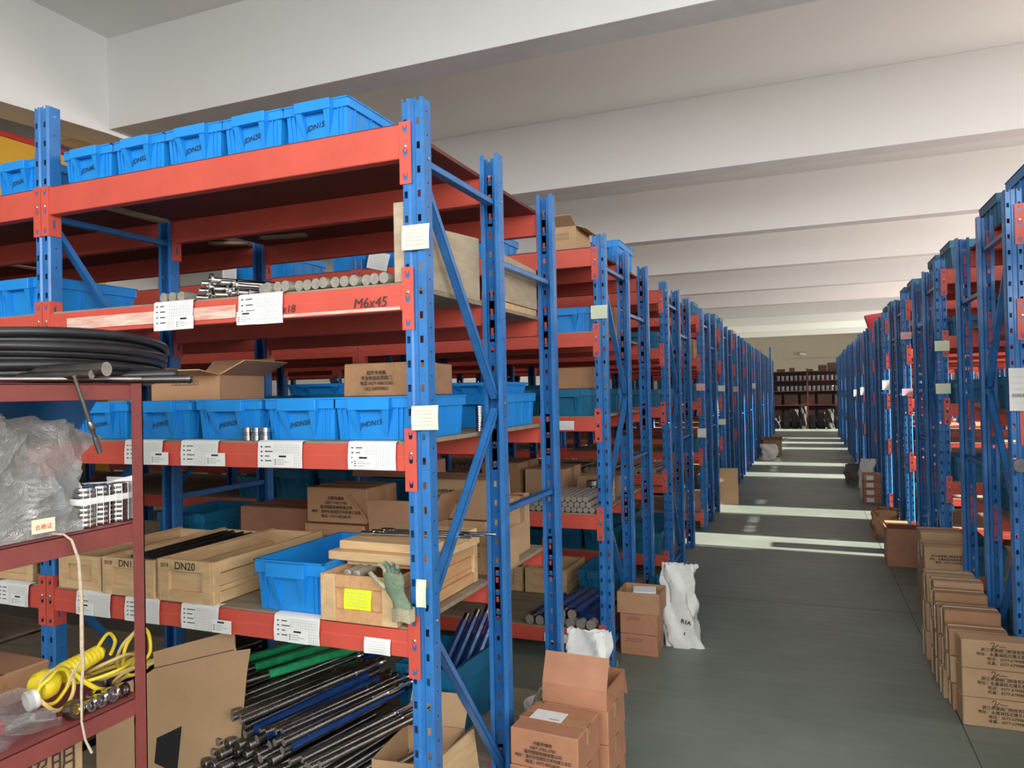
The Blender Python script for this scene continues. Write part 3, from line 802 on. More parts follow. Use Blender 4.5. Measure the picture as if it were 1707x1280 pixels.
for i in range(3):
    p0 = (-1.47 + .02 * i, 2.19 + .035 * i, z4 + .239); p1 = (-1.06 + .03 * i, 2.23 + .035 * i, z4 + .239)
    rod_thing(p0, p1, .0055, ['front', 'middle', 'rear'][i] + ' thin chrome rod on the stacked pine boards', 'chrome rods on the pine boards', CHROME, head=.009, hl=.05, name='chrome_rod')
for i, x in enumerate((-1.41, -1.375)):
    b = B(); b.lathe([(0, 0), (.012, 0), (.016, .003), (.016, .1), (0, .1)], n=12, axis=(0, 1, 0)); o = lk('steel_bolt', b.mesh('steel_bolt', [ENDS]), None, (x, 2.015, z4 + .140)); tag(o, '%s round bolt head peeping over the orange crate front' % ['left', 'right'][i], 'bolt')
# the work glove hanging over the crate's corner
def glove(loc, label):
    t = lk('work_glove', None, None, loc); tag(t, label, 'glove')
    b = B()
    def palm(u, v):
        a = u * 2 * math.pi; wv = .026 + .012 * math.sin(v * math.pi) + .006 * math.sin(5 * v + 2)
        return (wv * math.cos(a) + .006 * math.sin(9 * v) + .035 * v, .014 * math.sin(a) - .004 * math.sin(7 * v), -.115 * v + .004 * math.sin(3 * a + 5 * v))
    b.sheet(palm, 18, 14); me = b.mesh('palm', [GLOVE]); lk('palm', me, t, (0, 0, 0))
    b = B()
    def cuff(u, v):
        a = u * 2 * math.pi; rr = .033 + .005 * math.sin(6 * a)
        return (.040 + rr * math.cos(a), .018 * math.sin(a), -.105 - .04 * v + .004 * math.sin(3 * a))
    b.sheet(cuff, 20, 3); lk('cuff', b.mesh('cuff', [GLOVE2], sol=.001), t)
    for i, (dx, L, tx) in enumerate(((-.016, .028, -.012), (-.004, .034, -.004), (.008, .032, .006), (.019, .024, .014))):
        b = B(); b.tube([(dx, 0, -.015), (dx + tx * .4, -.006, L * .5), (dx + tx, -.014, L * .85), (dx + tx * 1.2, -.022, L)], lambda q: .0085 - .002 * q, 8)
        lk('finger', b.mesh('finger', [GLOVE2 if i == 0 else GLOVE]), t)
    b = B(); b.tube([(-.02, 0, -.05), (-.045, -.005, -.03), (-.06, -.01, -.012), (-.072, -.006, -.006)], lambda q: .009 - .002 * q, 8); lk('thumb', b.mesh('thumb', [GLOVE2]), t)
    return t
glove((-1.195, 1.940, z4 + .18), 'dirty green work glove draped over the orange crate beside the post')
# cartons on the rear half
g = 'printed brown cartons on the rear half of the fourth shelf'
yb = 1.98 + D1 + .03
add_carton((-1.885, yb, z4), .305, .24, .175, 'lower printed carton left of the flapped carton, rear of fourth shelf', g, CARD, prints=CO[:3])
add_carton((-1.875, yb + .01, z4 + .181), .305, .24, .150, 'upper printed carton left of the flapped carton, rear fourth shelf', g, CARD, prints=CO)
add_carton((-1.47, 2.84, z4), .38, .27, .175, 'lower large carton at the rear right of the fourth shelf', g, CARD2)
add_carton((-1.46, 2.84, z4 + .181), .38, .26, .170, 'upper large carton with print at the rear right of the fourth shelf', g, CARD2, prints=CO[:3])
add_carton((-2.37, 2.80, z4), .40, .26, .20, 'wide brown carton behind the pine crates on the fourth shelf', g, CARD3)
add_carton((-1.235, 2.96, z4 + 0), .07, .2, .26, 'narrow carton behind the rear post on the fourth shelf', g, CARD2)
add_open_carton((-1.57, 2.60, z4), .27, .19, .19, 'open carton with its printed front flap hanging, beside stacked cartons', g, CARD, flaps=(78, 60, None, 50), fl=.55)
add_carton((-1.86, 3.02, z4 + .33 + .0), .42, .18, .08, 'flat carton on top of the rear carton stack', g, CARD3)
add_bin((-1.85, 2.99, z4), .26, .22, .328, 'tall blue bin supporting a flat carton behind stacked cartons', None, BIND)
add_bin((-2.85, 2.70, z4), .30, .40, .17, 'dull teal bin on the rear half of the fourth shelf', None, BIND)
add_open_carton((-1.235, 2.66, z4), .16, .24, .11, 'small open carton at the rear post with bagged parts', None, CARD2, flaps=(None, 70, 80, None), prints=['红'])

# row 1, bottom shelf: rods
random.seed(3)
g = 'dark steel threaded rods heaped on the bottom shelf'
z5 = SURF[4]
n_ = 0
for lay in range(7):
    cnt = 21 - lay * 2
    for k_ in range(cnt):
        x = -2.38 + .041 * k_ + .02 * (lay % 2) + random.uniform(-.004, .004)
        if lay > 3 and x > -1.85: continue
        if lay > 1 and x > -1.62: continue
        head = (k_ * 7 + lay * 3) % 5 != 0
        z = z5 + .0205 + .036 * lay
        y = 2.0 + random.uniform(-.02, .03) + .02 * lay
        dx = .10 + .05 * random.random()
        rod_thing((x, y, z), (x + dx, y + .56, z + .004), .0125 if head else .0145, 'dark steel rod in the heap on the bottom shelf, heads forward', g, THREAD, head=.0195 if head else None, hl=.045, n=10)
        n_ += 1
g = 'long rods lying across the top of the heap'
for k_ in range(3, 21):
    x = -2.12 + .0275 * k_; z = z5 + (.27 if k_ < 10 else .21 if k_ < 16 else .145) + random.uniform(0, .012)
    y = 2.02 + random.uniform(0, .10)
    rod_thing((x, y, z), (x + .21 + random.uniform(-.03, .03), y + .54 + random.uniform(-.04, .06), z + .03), .0125, 'shiny threaded rod with machined collar across the heap, %s from left' % ORD[k_], g, THREAD, head=None, tip=.0165, n=12)
g = 'rods in green plastic sleeves'
for k_ in range(6):
    x = -2.30 + .052 * k_; z = z5 + .30 + .022 * (k_ % 2)
    rod_thing((x, 2.30 - .02 * k_, z), (x + .30, 2.88 - .02 * k_, z + .02), .014, '%s steel rod from the left in a green plastic sleeve' % ORD[k_], g, STEEL, sleeve=GREENS, sl=(.18, .82), n=10)
g = 'rods in dark blue plastic sleeves'
for k_ in range(7):
    x = -2.05 + .055 * k_; z = z5 + .245 - .010 * k_; y = 2.44 if k_ < 3 else 2.06
    rod_thing((x, y, z), (x + .20, y + .56, z + .05), .015, '%s rod from the left in dark blue sleeve, bottom shelf' % ORD[k_], g, STEEL, sleeve=BLUES, sl=(.05, .9), n=10)
for k_ in range(10):
    x = -2.62 + .045 * k_ if k_ < 6 else -2.6 + .045 * (k_ - 6)
    z = z5 + .3 + (0 if k_ < 6 else .04)
    rod_thing((x - .1, 2.15, z - .08), (x + .08, 2.72, z - .06), .018, 'dark round bar at the left end of the bottom shelf, %s in the bundle' % ORD[k_], 'dark bars at the left end of the bottom shelf', STEEL, head=.02, hl=.04)
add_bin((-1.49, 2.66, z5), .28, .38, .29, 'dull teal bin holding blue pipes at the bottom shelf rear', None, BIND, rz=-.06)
for k_ in range(4):
    rod_thing((-1.56 + .045 * k_, 2.74 + .01 * k_, z5 + .02), (-1.47 + .05 * k_, 3.04 + .01 * k_, z5 + .40 + .02 * k_), .015, '%s blue sleeved pipe leaning out of the teal bin' % ORD[k_], 'blue pipes in the teal bin', STEEL, sleeve=BLUES, sl=(.1, .93), name='pipe', cat='pipe')
add_open_carton((-1.335, 2.22, z5), .24, .30, .13, 'torn tan carton on the bottom shelf beside the nearest post', None, CARD2, flaps=(None, None, 60, None), rz=.1)
b = B(); b.box(-.2, .2, 0, .012, 0, .15); o = lk('wooden_plank', b.mesh('wooden_plank', [PINE], bev=.002), None, (-1.185, 2.30, z5 + .001), (R(-8), 0, R(86))); tag(o, 'pale board leaning at the aisle end of the bottom shelf', 'board')
# upright cardboard sheet
def cardboard_sheet():
    t = lk('cardboard_sheet', None, None, (-2.27, 1.955, z5 + .006), (0, 0, R(24))); tag(t, 'large opened cardboard standing against the rods with black stickers', 'cardboard')
    def slab(nm, pts, y=0, th=.005, mt=CARD2):
        n = len(pts); b = B()
        b.add([(x, y, z) for x, z in pts] + [(x, y + th, z) for x, z in pts], [tuple(range(n)), tuple(reversed(range(n, 2 * n)))] + [(i, n + i, n + (i + 1) % n, (i + 1) % n) for i in range(n)])
        return lk(nm, b.mesh(nm, [mt]), t)
    slab('sheet', [(-.02, .0), (.23, 0), (.36, .16), (.385, .40), (.40, .49), (.35, .485), (.345, .50), (.345, .56), (.05, .49), (.055, .43), (.0, .395)])
    p = slab('side_flap', [(0, 0), (.12, 0), (.12, .36), (0, .395)], mt=CARD2); p.location = (-.02, 0, 0); p.rotation_euler = (0, 0, R(205))
    slab('black_sticker', [(.05, .09), (.13, .05), (.15, .22), (.06, .18)], -.0012, .001, BLACKRUB)
    slab('crease', [(.05, .432), (.34, .49), (.34, .487), (.05, .429)], -.0008, .0008, BINK)
cardboard_sheet()

# papers on row 1
yf = 1.977
for x0, x1, tg_, l_ in ((-2.19, -2.005, .3, 'left grid sheet on the second shelf edge below the chrome rods'), (-1.80, -1.613, -.3, 'right grid sheet on the second shelf edge below the chrome rods')):
    add_sheet(x0, x1, SURF[1], yf, .105, l_, tg_)
for x0, x1, tg_, l_ in ((-2.345, -2.16, .45, 'grid sheet on the middle shelf edge behind the maroon post'), (-2.07, -1.90, .45, 'grid sheet below bin JHDN25 on the middle shelf edge'), (-1.727, -1.545, .1, 'grid sheet below bin JHDN20 on the middle shelf edge'), (-1.365, -1.189, -.15, 'grid sheet below bin JHDN15 on the middle shelf edge')):
    add_sheet(x0, x1, SURF[2], yf, .088, l_, tg_)
for x0, x1, tg_, l_ in ((-3.06, -2.88, .2, 'grid sheet on the fourth shelf edge left of the second post'), (-2.61, -2.43, -.2, 'grid sheet right of the second post on the fourth shelf edge'), (-2.355, -2.185, None, 'grid sheet on the fourth shelf edge below crate DN15'), (-2.08, -1.91, .6, 'grid sheet on the fourth shelf edge below crate DN20'), (-1.67, -1.488, .05, 'grid sheet on the fourth shelf edge below the blue bin')):
    add_sheet(x0, x1, SURF[3], yf, .088, l_, tg_)
o = add_note(-1.318, -1.222, .788, .838, 1.974, 'small white sticker on the fourth beam nearest the post', PAPER)
add_note(-1.150, -1.055, 2.045, 2.122, 1.968, 'pale green note on the nearest post above the second shelf', tilt=.01)
add_note(-1.128, -1.036, 1.492, 1.566, 1.968, 'torn pale green note on the nearest post at the middle shelf', tilt=-.02)
add_note(-1.122, -1.088, .952, 1.036, 1.966, 'narrow pale note beside the glove on the nearest post', lines=False)
add_note(-1.166, -1.068, 2.022, 2.100, 4.148, 'pale green note on the second left rack front post')
for x0, x1, l_ in ((-1.45, -1.28, 'middle'), (-1.56, -1.47, 'upper')):
    pass
o = add_note(-1.405, -1.285, 1.372, 1.425, 4.154, 'white sticker on the middle beam of the second left rack', PAPER)
o = add_note(-1.50, -1.28, .105, .155, 4.154, 'white sticker on the lowest beam of the second left rack', PAPER)
mark(bpy.data.objects['storage_rack'], 'M6x45', .045, (-.16, -.0045, 1.893), BINK, shear=.2)
mark(bpy.data.objects['storage_rack'], 'M6x18', .036, (-.50, -.0045, 1.893), BINK, shear=.2)
def residue():
    m_ = mat('faded_tape_residue', (.80, .70, .58), .7, scale=14, color2=(.62, .22, .17), stretch=(.6, 1, 5))
    b = B(); b.box(-1.53, -.70, -.0040, -.0030, 1.878, 1.922); b.box(-.70, -.05, -.0038, -.0030, 1.866, 1.876)
    lk('tape_residue', b.mesh('tape_residue', [m_]), bpy.data.objects['storage_rack'])
residue()
add_note(-2.69, -2.53, 2.43, 2.545, 4.150, 'white handwritten tag hanging before the blue bins, second left rack top, right', PAPER, tilt=.25)
add_note(-3.93, -3.80, 2.455, 2.55, 4.150, 'white handwritten tag hanging before the blue bins, second left rack top, left', PAPER)
# loose battens under the top boards
for i, (x, y, L, rz, z) in enumerate(((-2.755, 2.20, .34, 88, 2.408), (-2.60, 3.02, .25, 10, 2.408), (-2.93, 3.0, .2, 30, 2.408))):
    b = B(); b.box(0, L, -.02, .02, 0, .014); o = lk('batten', b.mesh('batten', [PLY]), bpy.data.objects['storage_rack'], (x + 1.118, y - 1.98, z + .012), (0, 0, R(rz)))

# ------------------------------------------------------------------ other racks' goods
BW = ['first', 'second', 'third', 'fourth', 'fifth', 'sixth', 'seventh', 'eighth']
LN = ['top', 'second', 'middle', 'fourth', 'bottom']
def fill(side, row, lev, sec, n, kind, start=0, x_off=0.0, mt=None, hh=None):
    yrow = (LY if side < 0 else RY)[row]; x00 = -1.118 if side < 0 else .928
    y = yrow + (.045 if sec == 0 else D1 + .09)
    depth = .50
    sd = 'left' if side < 0 else 'right'
    for i in range(start, start + n):
        w_ = .31; pitch = .335
        kbay, kk = divmod(i, 4)
        xc = x00 + side * (kbay * BAY + .075 + x_off + w_ / 2 + pitch * kk + (.05 if kk else 0))
        where = '%s rack row %s, %s shelf, %s side, place %s from the aisle' % (sd, BW[row] if row < 8 else ORD[row], LN[lev], ['near', 'far'][sec], BW[i] if i < 8 else ORD[i])
        where = '%s row %s, %s shelf, %s side, %s from aisle' % (sd, ORD[row], LN[lev], ['near', 'far'][sec], ORD[i])
        grp = 'goods on the %s shelf of %s row %s' % (LN[lev], sd, ORD[row])
        rr = random.random()
        if kind == 'bin':
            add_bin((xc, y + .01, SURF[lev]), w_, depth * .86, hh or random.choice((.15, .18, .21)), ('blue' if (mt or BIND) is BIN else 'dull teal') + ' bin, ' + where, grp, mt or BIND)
        elif kind == 'carton':
            hc = hh or random.choice((.14, .18, .22)); cm = mt or random.choice((CARD, CARD2, CARD3))
            add_carton((xc, y + .02, SURF[lev]), w_ * .95, depth * random.choice((.6, .8)), hc, 'brown carton, ' + where, grp, cm)
        elif kind == 'crate':
            add_crate((xc, y, SURF[lev]), w_, depth * .9, .17, 'pine crate, ' + where, grp)
        elif kind == 'bars':
            ng = 5
            for q in range(ng):
                xr = xc + (q - 2) * .052
                rod_thing((xr, y + .0, SURF[lev] + .0255), (xr + .03, y + .5, SURF[lev] + .0255), .025, 'thick dark bar, left row third, fourth shelf, %s from the aisle' % ORD[q + 5 * i], grp + ' bars', STEEL, name='steel_bar', cat='bar')
random.seed(21)
# second left rack
fill(-1, 1, 1, 0, 2, 'bin', 0, mt=BIN, hh=.15); fill(-1, 1, 1, 0, 5, 'bin', 3, hh=.15); fill(-1, 1, 1, 1, 3, 'carton', 0)
fill(-1, 1, 2, 0, 8, 'bin', 0, hh=.16); fill(-1, 1, 2, 1, 5, 'bin', 0, hh=.16)
add_carton((-1.33, 4.30, SURF[2] + .162), .27, .34, .13, 'brown carton on teal bins, middle shelf of second left rack', None, CARD)
fill(-1, 1, 3, 1, 4, 'carton', 0); fill(-1, 1, 3, 0, 3, 'bin', 4)
fill(-1, 1, 4, 1, 1, 'bin', 0); fill(-1, 1, 4, 1, 3, 'crate', 1); fill(-1, 1, 4, 0, 4, 'carton', 4)
add_open_carton((-1.36, 4.24, SURF[0]), .17, .30, .15, 'open brown carton on top of the second left rack', None, CARD2, flaps=(20, -20, 20, 30), prints=['口口口口', '口口口口'])
g = 'round bars piled on the fourth shelf of the second left rack'
for lay in range(3):
    for k_ in range(12 - lay):
        x = -1.195 - .037 * k_ - .0185 * lay
        rod_thing((x, 4.175, SURF[3] + .018 + .031 * lay), (x, 4.62, SURF[3] + .018 + .031 * lay), .0175, 'round-ended steel bar in the pyramid on the fourth shelf', g, ENDS, name='steel_bar', n=10, cat='bar')
stack_rings((-1.22, 4.68, SURF[3]), .045, 16, .011, 'tall stack of bright steel rings on the second left rack')
stack_rings((-1.33, 4.69, SURF[3]), .045, 12, .011, 'shorter stack of bright steel rings on the second left rack')
g = 'blue sleeved pipes on the bottom shelf of the second left rack'
for k_ in range(10):
    lay = 0 if k_ < 7 else 1
    x = -1.215 - .064 * k_ if lay == 0 else -1.33 - .066 * (k_ - 7)
    rod_thing((x, 4.17, SURF[4] + .031 + .053 * lay), (x + .05 * (k_ > 0), 4.70, SURF[4] + .031 + .053 * lay), .029, 'thick steel pipe in blue plastic, second left rack, %s from the aisle' % ORD[k_], g, ENDS if k_ < 5 else STEEL, sleeve=BLUES if k_ != 5 else None, sl=(.07 if k_ % 2 else .12, .97), name='pipe', n=16, cat='pipe')
# third left rack
for lev, kd in ((0, 'carton'), (1, 'bin'), (2, 'bin'), (3, 'bars'), (4, 'bin')):
    if lev: fill(-1, 2, lev, 0, 5, kd, 0)
    if lev not in (0, 3): fill(-1, 2, lev, 1, 2, 'bin' if lev != 3 else 'carton', 0)
fill(-1, 2, 0, 0, 3, 'bin', 3); 
# farther left rows: only what shows at the aisle end
for r_ in range(3, 12):
    for lev in range(5):
        for sec in range(2):
            if lev == 0 and random.random() < .55: continue
            fill(-1, r_, lev, sec, 1, random.choice(('bin', 'bin', 'carton')), 0)
# right rows
for r_ in range(0, 11):
    for lev in range(5):
        for sec in range(2):
            if lev == 0 and r_ > 3 and random.random() < .5: continue
            fill(1, r_, lev, sec, 2 if r_ == 0 and sec == 0 else 1, 'bin' if lev == 0 else random.choice(('bin', 'bin', 'carton')), 0, hh=.21 if lev == 0 else None, mt=BIN if r_ == 0 and lev == 0 and sec == 0 else None)
def end_notes():
    k_ = 0
    for side, row, zz, mt, h_ in ((1, 1, 1.88, NOTE, .075), (1, 1, 1.565, NOTE, .075), (1, 2, 2.09, PINKN, .07), (1, 2, 1.525, PINKN, .07), (1, 3, 1.60, PAPER, .12), (1, 5, 1.5, PAPER, .14), (1, 6, 1.45, PAPER, .14),
                                  (-1, 3, 1.62, PINKN, .08), (-1, 4, 1.60, NOTE, .08), (-1, 5, 1.58, PINKN, .09), (-1, 4, 1.13, NOTE, .08), (-1, 7, 1.64, PAPER, .12), (-1, 3, 1.10, PAPER, .1)):
        x = (-1.118 if side < 0 else .928); y = (LY if side < 0 else RY)[row] - .010
        nm = {'pale_green_paper': 'pale green', 'pink_paper': 'pink', 'white_paper': 'white'}[mt.name]
        add_note(x - .05, x + .046, zz - h_ / 2, zz + h_ / 2, y, '%s note %s on the %s row front post, %s of the aisle' % (nm, 'high' if zz > 1.7 else ('low' if zz < 1.3 else 'at eye level'), ORD[row], 'left' if side < 0 else 'right'), mt, lines=False)
end_notes()
o = add_note(.886, .975, 1.465, 1.668, 4.100, 'large white printed paper on the nearest right post', PAPER)
mark(o, '扫码报修', .02, (.005, -.008, -.03), INK)
b = B(); b.lathe([(0, 0), (.030, 0), (.033, .004), (.033, .012), (0, .012)], n=24, axis=(0, -1, 0)); o = lk('round_magnet', b.mesh('round_magnet', [STEEL]), None, (.928, 4.110, 1.207)); tag(o, 'grey round magnet disc on the nearest right post', 'magnet')
# ------------------------------------------------------------------ things standing on the floor, left side
g = 'small heavy printed cartons stacked at the nearest rack end'
for i in range(3):
    add_carton((-.90 + .004 * i, 2.43, .134 * i), .262, .235, .132, ['bottom', 'middle', 'top'][i] + ' printed carton of the front stack at the nearest rack end', g, CARD3, rz=-.06, prints=CO)
b = B(); b.box(-.062, .062, -.04, .04, 0, .0005); o = lk('shipping_label', b.mesh('shipping_label', [PAPER]), None, (-.915, 2.565, .4018), (0, 0, -.06)); tag(o, 'white shipping label on the top carton of the front stack', 'label')
b = B()
for k_ in range(5): b.box(-.055, .055, -.034 + .016 * k_, -.0335 + .016 * k_, .0005, .0008)
for k_ in range(3): b.box(-.055 + .04 * k_, -.0545 + .04 * k_, -.034, .03, .0005, .0008)
b.box(.01, .05, -.03, -.018, .0005, .0008); lk('label_print', b.mesh('label_print', [GRID]), o)
for i in range(3):
    add_carton((-.86, 2.70, .130 * i), .262, .235, .128, ['bottom', 'lower middle', 'upper middle'][i] + ' carton of the rear stack at the nearest rack end', g, CARD3, rz=-.05)
add_open_carton((-.86, 2.70, .391), .262, .235, .075, 'open carton with raised flap on the rear stack', g, CARD3, rz=-.05, flaps=(112, None, -70, None), fl=.5)
def bucket(loc):
    t = lk('bucket', None, None, loc); tag(t, 'white plastic bucket with wound tape inside, behind the nearest rack posts', 'bucket')
    b = B(); b.lathe([(0, 0), (.07, 0), (.088, .27), (.093, .27), (.093, .285), (.087, .285), (.068, .01), (0, .01)], n=28); lk('pail', b.mesh('pail', [WHITEP]), t)
    b = B(); b.lathe([(.0775, .10), (.0845, .20)], n=28); lk('printed_band', b.mesh('printed_band', [PAPER]), t)
    b = B(); b.lathe([(.082, .205), (.0828, .212)], n=28); lk('red_line', b.mesh('red_line', [REDP]), t)
    b = B(); b.lathe([(.02, .2), (.05, .22), (.06, .27), (.045, .31), (.02, .30), (.015, .2)], n=20); b.tube([(.03, 0, .3), (.05, .01, .33), (.02, .03, .35), (-.03, .02, .33), (-.04, -.01, .29)], .008, 7)
    lk('roll_of_tape', b.mesh('roll_of_tape', [GLOVE2]), t)
bucket((-1.06, 2.93, 0))
def sack(loc, w_, d_, h_, label, lean=0.0, fold=.6, mt=None, rz=0, seed=1, marks=None, name='woven_sack', cat='sack'):
    t = lk(name, None, None, loc, (0, 0, rz)); tag(t, label, cat)
    rn = random.Random(seed); ph = [rn.uniform(0, 6) for _ in range(6)]
    b = B()
    def f(u, v):
        a = u * 2 * math.pi
        k = 1 - (v ** 2) * fold               # flattens towards the open top
        wx = w_ / 2 * (1 + .10 * math.sin(v * 4 + ph[0]) * (1 - v)); wy = d_ / 2 * k
        e = .72
        cx = math.copysign(abs(math.cos(a)) ** e, math.cos(a)); cy = math.copysign(abs(math.sin(a)) ** e, math.sin(a))
        n_ = .012 * math.sin(5 * a + 9 * v + ph[1]) + .009 * math.sin(3 * a - 14 * v + ph[2]) + .005 * math.sin(11 * a + 20 * v + ph[3])
        return ((wx + n_) * cx + lean * math.sin(v * 2.6) + .01 * math.sin(v * 7 + ph[4]), (wy + n_) * cy + .02 * math.sin(3 * v + ph[5]) * v, h_ * v)
    b.sheet(f, 40, 26)
    b.sheet(lambda u, v: (f(u, 0)[0] * v, f(u, 0)[1] * v, .001), 40, 1)
    lk('bag', b.mesh('bag', [mt or WHITEW]), t)
    b = B()
    def g_(u, v):
        x, y, z = f(u, 1); return (x, y, z - .02 + .02 * v + (.006 if int(u * 40) % 2 else 0) * v)
    b.sheet(g_, 40, 1); lk('serrated_mouth', b.mesh('serrated_mouth', [mt or WHITEW], sol=.001), t)
    if marks:
        for s, sz, x, z in marks:
            y = -d_ / 2 * (1 - (z / h_) ** 2 * fold) - .028; mark(t, s, sz, (x, y, z), INK, bold=.001, tilt=.2)
    return t
sack((-.745, 4.66, 0), .20, .15, .50, 'white woven sack leaning beside the open carton stack', lean=-.045, seed=3, marks=[('R1A', .035, .02, .17), ('5', .022, .01, .10)])
sack((-1.01, 3.42, .0), .21, .12, .45, 'white woven bag with serrated mouth behind the flapped carton', seed=8, fold=.75)
sack((-.86, 17.2, 0), .34, .25, .34, 'white bag slumped on the left floor far down the aisle', seed=5, lean=.05)
g = 'cartons stacked by the second left rack'
for i in range(2): add_carton((-.98, 4.38, .127 * i), .225, .205, .125, ['bottom', 'middle'][i] + ' carton of the stack beside the second left rack', g, CARD3, hand=['INOX', 'SPW'][i], tape=False)
add_open_carton((-.975, 4.365, .255), .255, .225, .125, 'open topmost carton of the stack beside the second left rack', g, CARD, flaps=(None, None, None, None))
b = B(); b.box(-.07, .07, -.05, .05, 0, .03); o = lk('parts_packet', b.mesh('parts_packet', [PAPER], bev=.004), None, (-.96, 4.49, .345), (.1, 0, .2)); tag(o, 'grey paper packet lying in the open carton', 'packet')
b = B(); b.box(-.09, .09, -.085, .085, 0, .083); o = lk('parts_packet', b.mesh('parts_packet', [CARD2], bev=.004), None, (-.975, 4.475, .261)); tag(o, 'inner box filling the open topmost carton', 'packet')
add_bin((-.93, 4.86, 0), .19, .30, .30, 'dull teal bin on the floor behind the open carton stack', None, BIND)
b = B(); b.box(-.12, .12, 0, .02, 0, .5); o = lk('cardboard_sheet', b.mesh('cardboard_sheet', [CARD2]), None, (-1.03, 10.45, .001), (R(-12), 0, .1)); tag(o, 'sunlit cardboard piece leaning at the fifth left row', 'cardboard')
add_open_carton((-.80, 18.5, 0), .42, .36, .34, 'crumpled open carton on the left floor far down the aisle', None, CARD2, flaps=(40, 10, -40, 30), rz=.2)

# ------------------------------------------------------------------ right side cartons
g = 'printed cartons stacked at the nearest right rack'
for i in range(3):
    add_carton((.825, 3.985, .134 * i), .37, .115, .132, ['bottom', 'middle', 'top'][i] + ' logo-printed carton in front of the nearest right rack', g, CARD2, prints=LOGO, tape=False, rz=.02)
    o = bpy.data.objects
def logo(o_, x, z, s):
    b = B()
    pts = [(-.5, .3), (-.25, .55), (.0, .45), (-.1, .1), (-.4, -.45), (-.1, -.3), (.35, .2), (.5, .25)]
    b.tube([(x + p[0] * s, -.0050, z + p[1] * s) for p in pts], .0016, 5)
    b.tube([(x + (.45 + .12 * i) * s, -.0050, z + (.1 * math.sin(i * 2.2)) * s) for i in range(9)], .0012, 5)
    lk('logo', b.mesh('logo', [BINK]), o_)
for o_ in [o for o in bpy.data.objects if o.get('group') == g]: logo(o_, -.05, .112, .032)
g = 'strapped cartons along the end of the nearest right rack'
yy = 4.14; cnt = 0
for c_i, (d_, top, xo) in enumerate(((.125, .40, .742), (.125, .455, .735), (.13, .43, .725), (.13, .47, .73), (.14, .50, .745), (.15, .50, .735))):
    hh = top / 3.0
    for i in range(3):
        add_carton((xo + random.uniform(-.008, .008), yy, hh * i), .245, d_, hh - .004, 'twine-strapped carton, %s of pile %s from the camera at right rack end' % (['bottom', 'middle', 'topmost'][i], ['one', 'two', 'three', 'four', 'five', 'six'][c_i]), g, random.choice((CARD, CARD2)), strap=True, tape=False)
    yy += d_ + .012
add_carton((.845, 5.52, 0), .31, .26, .325, 'large printed carton below the plain one, right row gap', None, CARD2, prints=LOGO)
add_carton((.84, 5.54, .33), .29, .24, .19, 'large printed carton second in the stack, right row gap', None, CARD2, prints=LOGO[:3])
add_carton((.85, 5.85, 0), .27, .24, .56, 'tall plain tan carton behind the printed stack on the right', None, CARD2)
add_open_carton((.745, 7.25, 0), .25, .28, .33, 'dark open carton on the floor at the second right row', None, CARD3, flaps=(30, None, -30, 40))
sack((.73, 8.75, 0), .24, .36, .28, 'dark brown slumped sack at the third right row', mt=CARD, seed=13, fold=.3)
add_carton((.76, 7.75, 0), .2, .25, .28, 'brown carton between sack and dark carton on the right', None, CARD)
g = 'cartons with white labels stacked far right'
for i in range(4):
    o = add_carton((.82, 11.0, .10 * i), .29, .26, .098, '%s carton with white label in the far right stack' % ['bottom', 'second', 'third', 'topmost'][i], g, CARD3, strap=True, tape=False)
    b = B(); b.box(-.11, -.02, -.006, -.004, .02, .08); lk('label', b.mesh('label', [PAPER]), o)
sack((.70, 13.3, 0), .3, .5, .30, 'grey heap of sacking on the right floor far away', mt=mat('grey_sacking', (.18, .17, .15), .9, var=.3), seed=22, fold=.3, name='sacking_heap')
sack((.76, 11.6, 0), .18, .2, .55, 'pale sack standing behind the labelled cartons', seed=31, fold=.8)
b = B(); b.hexa([(-.12, -.1, 0), (.12, -.1, 0), (.12, .1, 0), (-.12, .1, 0)], [(-.18, -.12, .22), (.16, -.1, .26), (.16, .1, .26), (-.18, .1, .22)])
o = lk('red_box', b.mesh('red_box', [REDP], bev=.004), None, (1.02, RY[4] + .10, SURF[0] + .002)); tag(o, 'red flared box on top of the fifth right row', 'box')

# ------------------------------------------------------------------ maroon angle-iron rack, near left
mr = lk('angle_iron_rack', None, None, (-1.47, 1.287, 0)); tag(mr, 'small maroon angle iron rack in the left foreground', 'rack')
def angle(nm, p, size, mt=MAROON):
    b = B(); b.box(*size); o = lk(nm, b.mesh(nm, [mt], bev=.0012), mr, p); return o
for x in (0, -.78):
    for y in (0, -1.09):
        s = -1 if x == 0 else 1; q = -1 if y == 0 else 1
        b = B(); b.box(min(0, s * .003), max(0, s * .003), min(0, q * .030), max(0, q * .030), 0, 1.64); b.box(min(0, s * .030), max(0, s * .030), min(0, q * .003), max(0, q * .003), 0, 1.64)
        lk('post', b.mesh('post', [MAROON]), mr, (x, y, 0))
for zt, hh in ((1.6385, .036), (1.314, .044), (.905, .040), (.32, .04)):
    for x, s in ((-.004, -1), (-.776, 1)):
        b = B(); b.box(min(0, s * .003), max(0, s * .003), -1.088, -.002, -hh, 0); b.box(min(0, s * .03), max(0, s * .03), -1.088, -.002, -.003, 0); lk('rail', b.mesh('rail', [MAROON], bev=.0008), mr, (x, 0, zt))
    for y, s in ((-.004, -1), (-1.086, 1)):
        b = B(); b.box(-.774, -.006, min(0, s * .003), max(0, s * .003), -hh, 0); lk('rail', b.mesh('rail', [MAROON], bev=.0008), mr, (0, y, zt))
    b = B(); b.box(-.772, -.008, -1.082, -.008, -.007, -.0035); lk('shelf_panel', b.mesh('shelf_panel', [MAROON]), mr, (0, 0, zt + .0045))
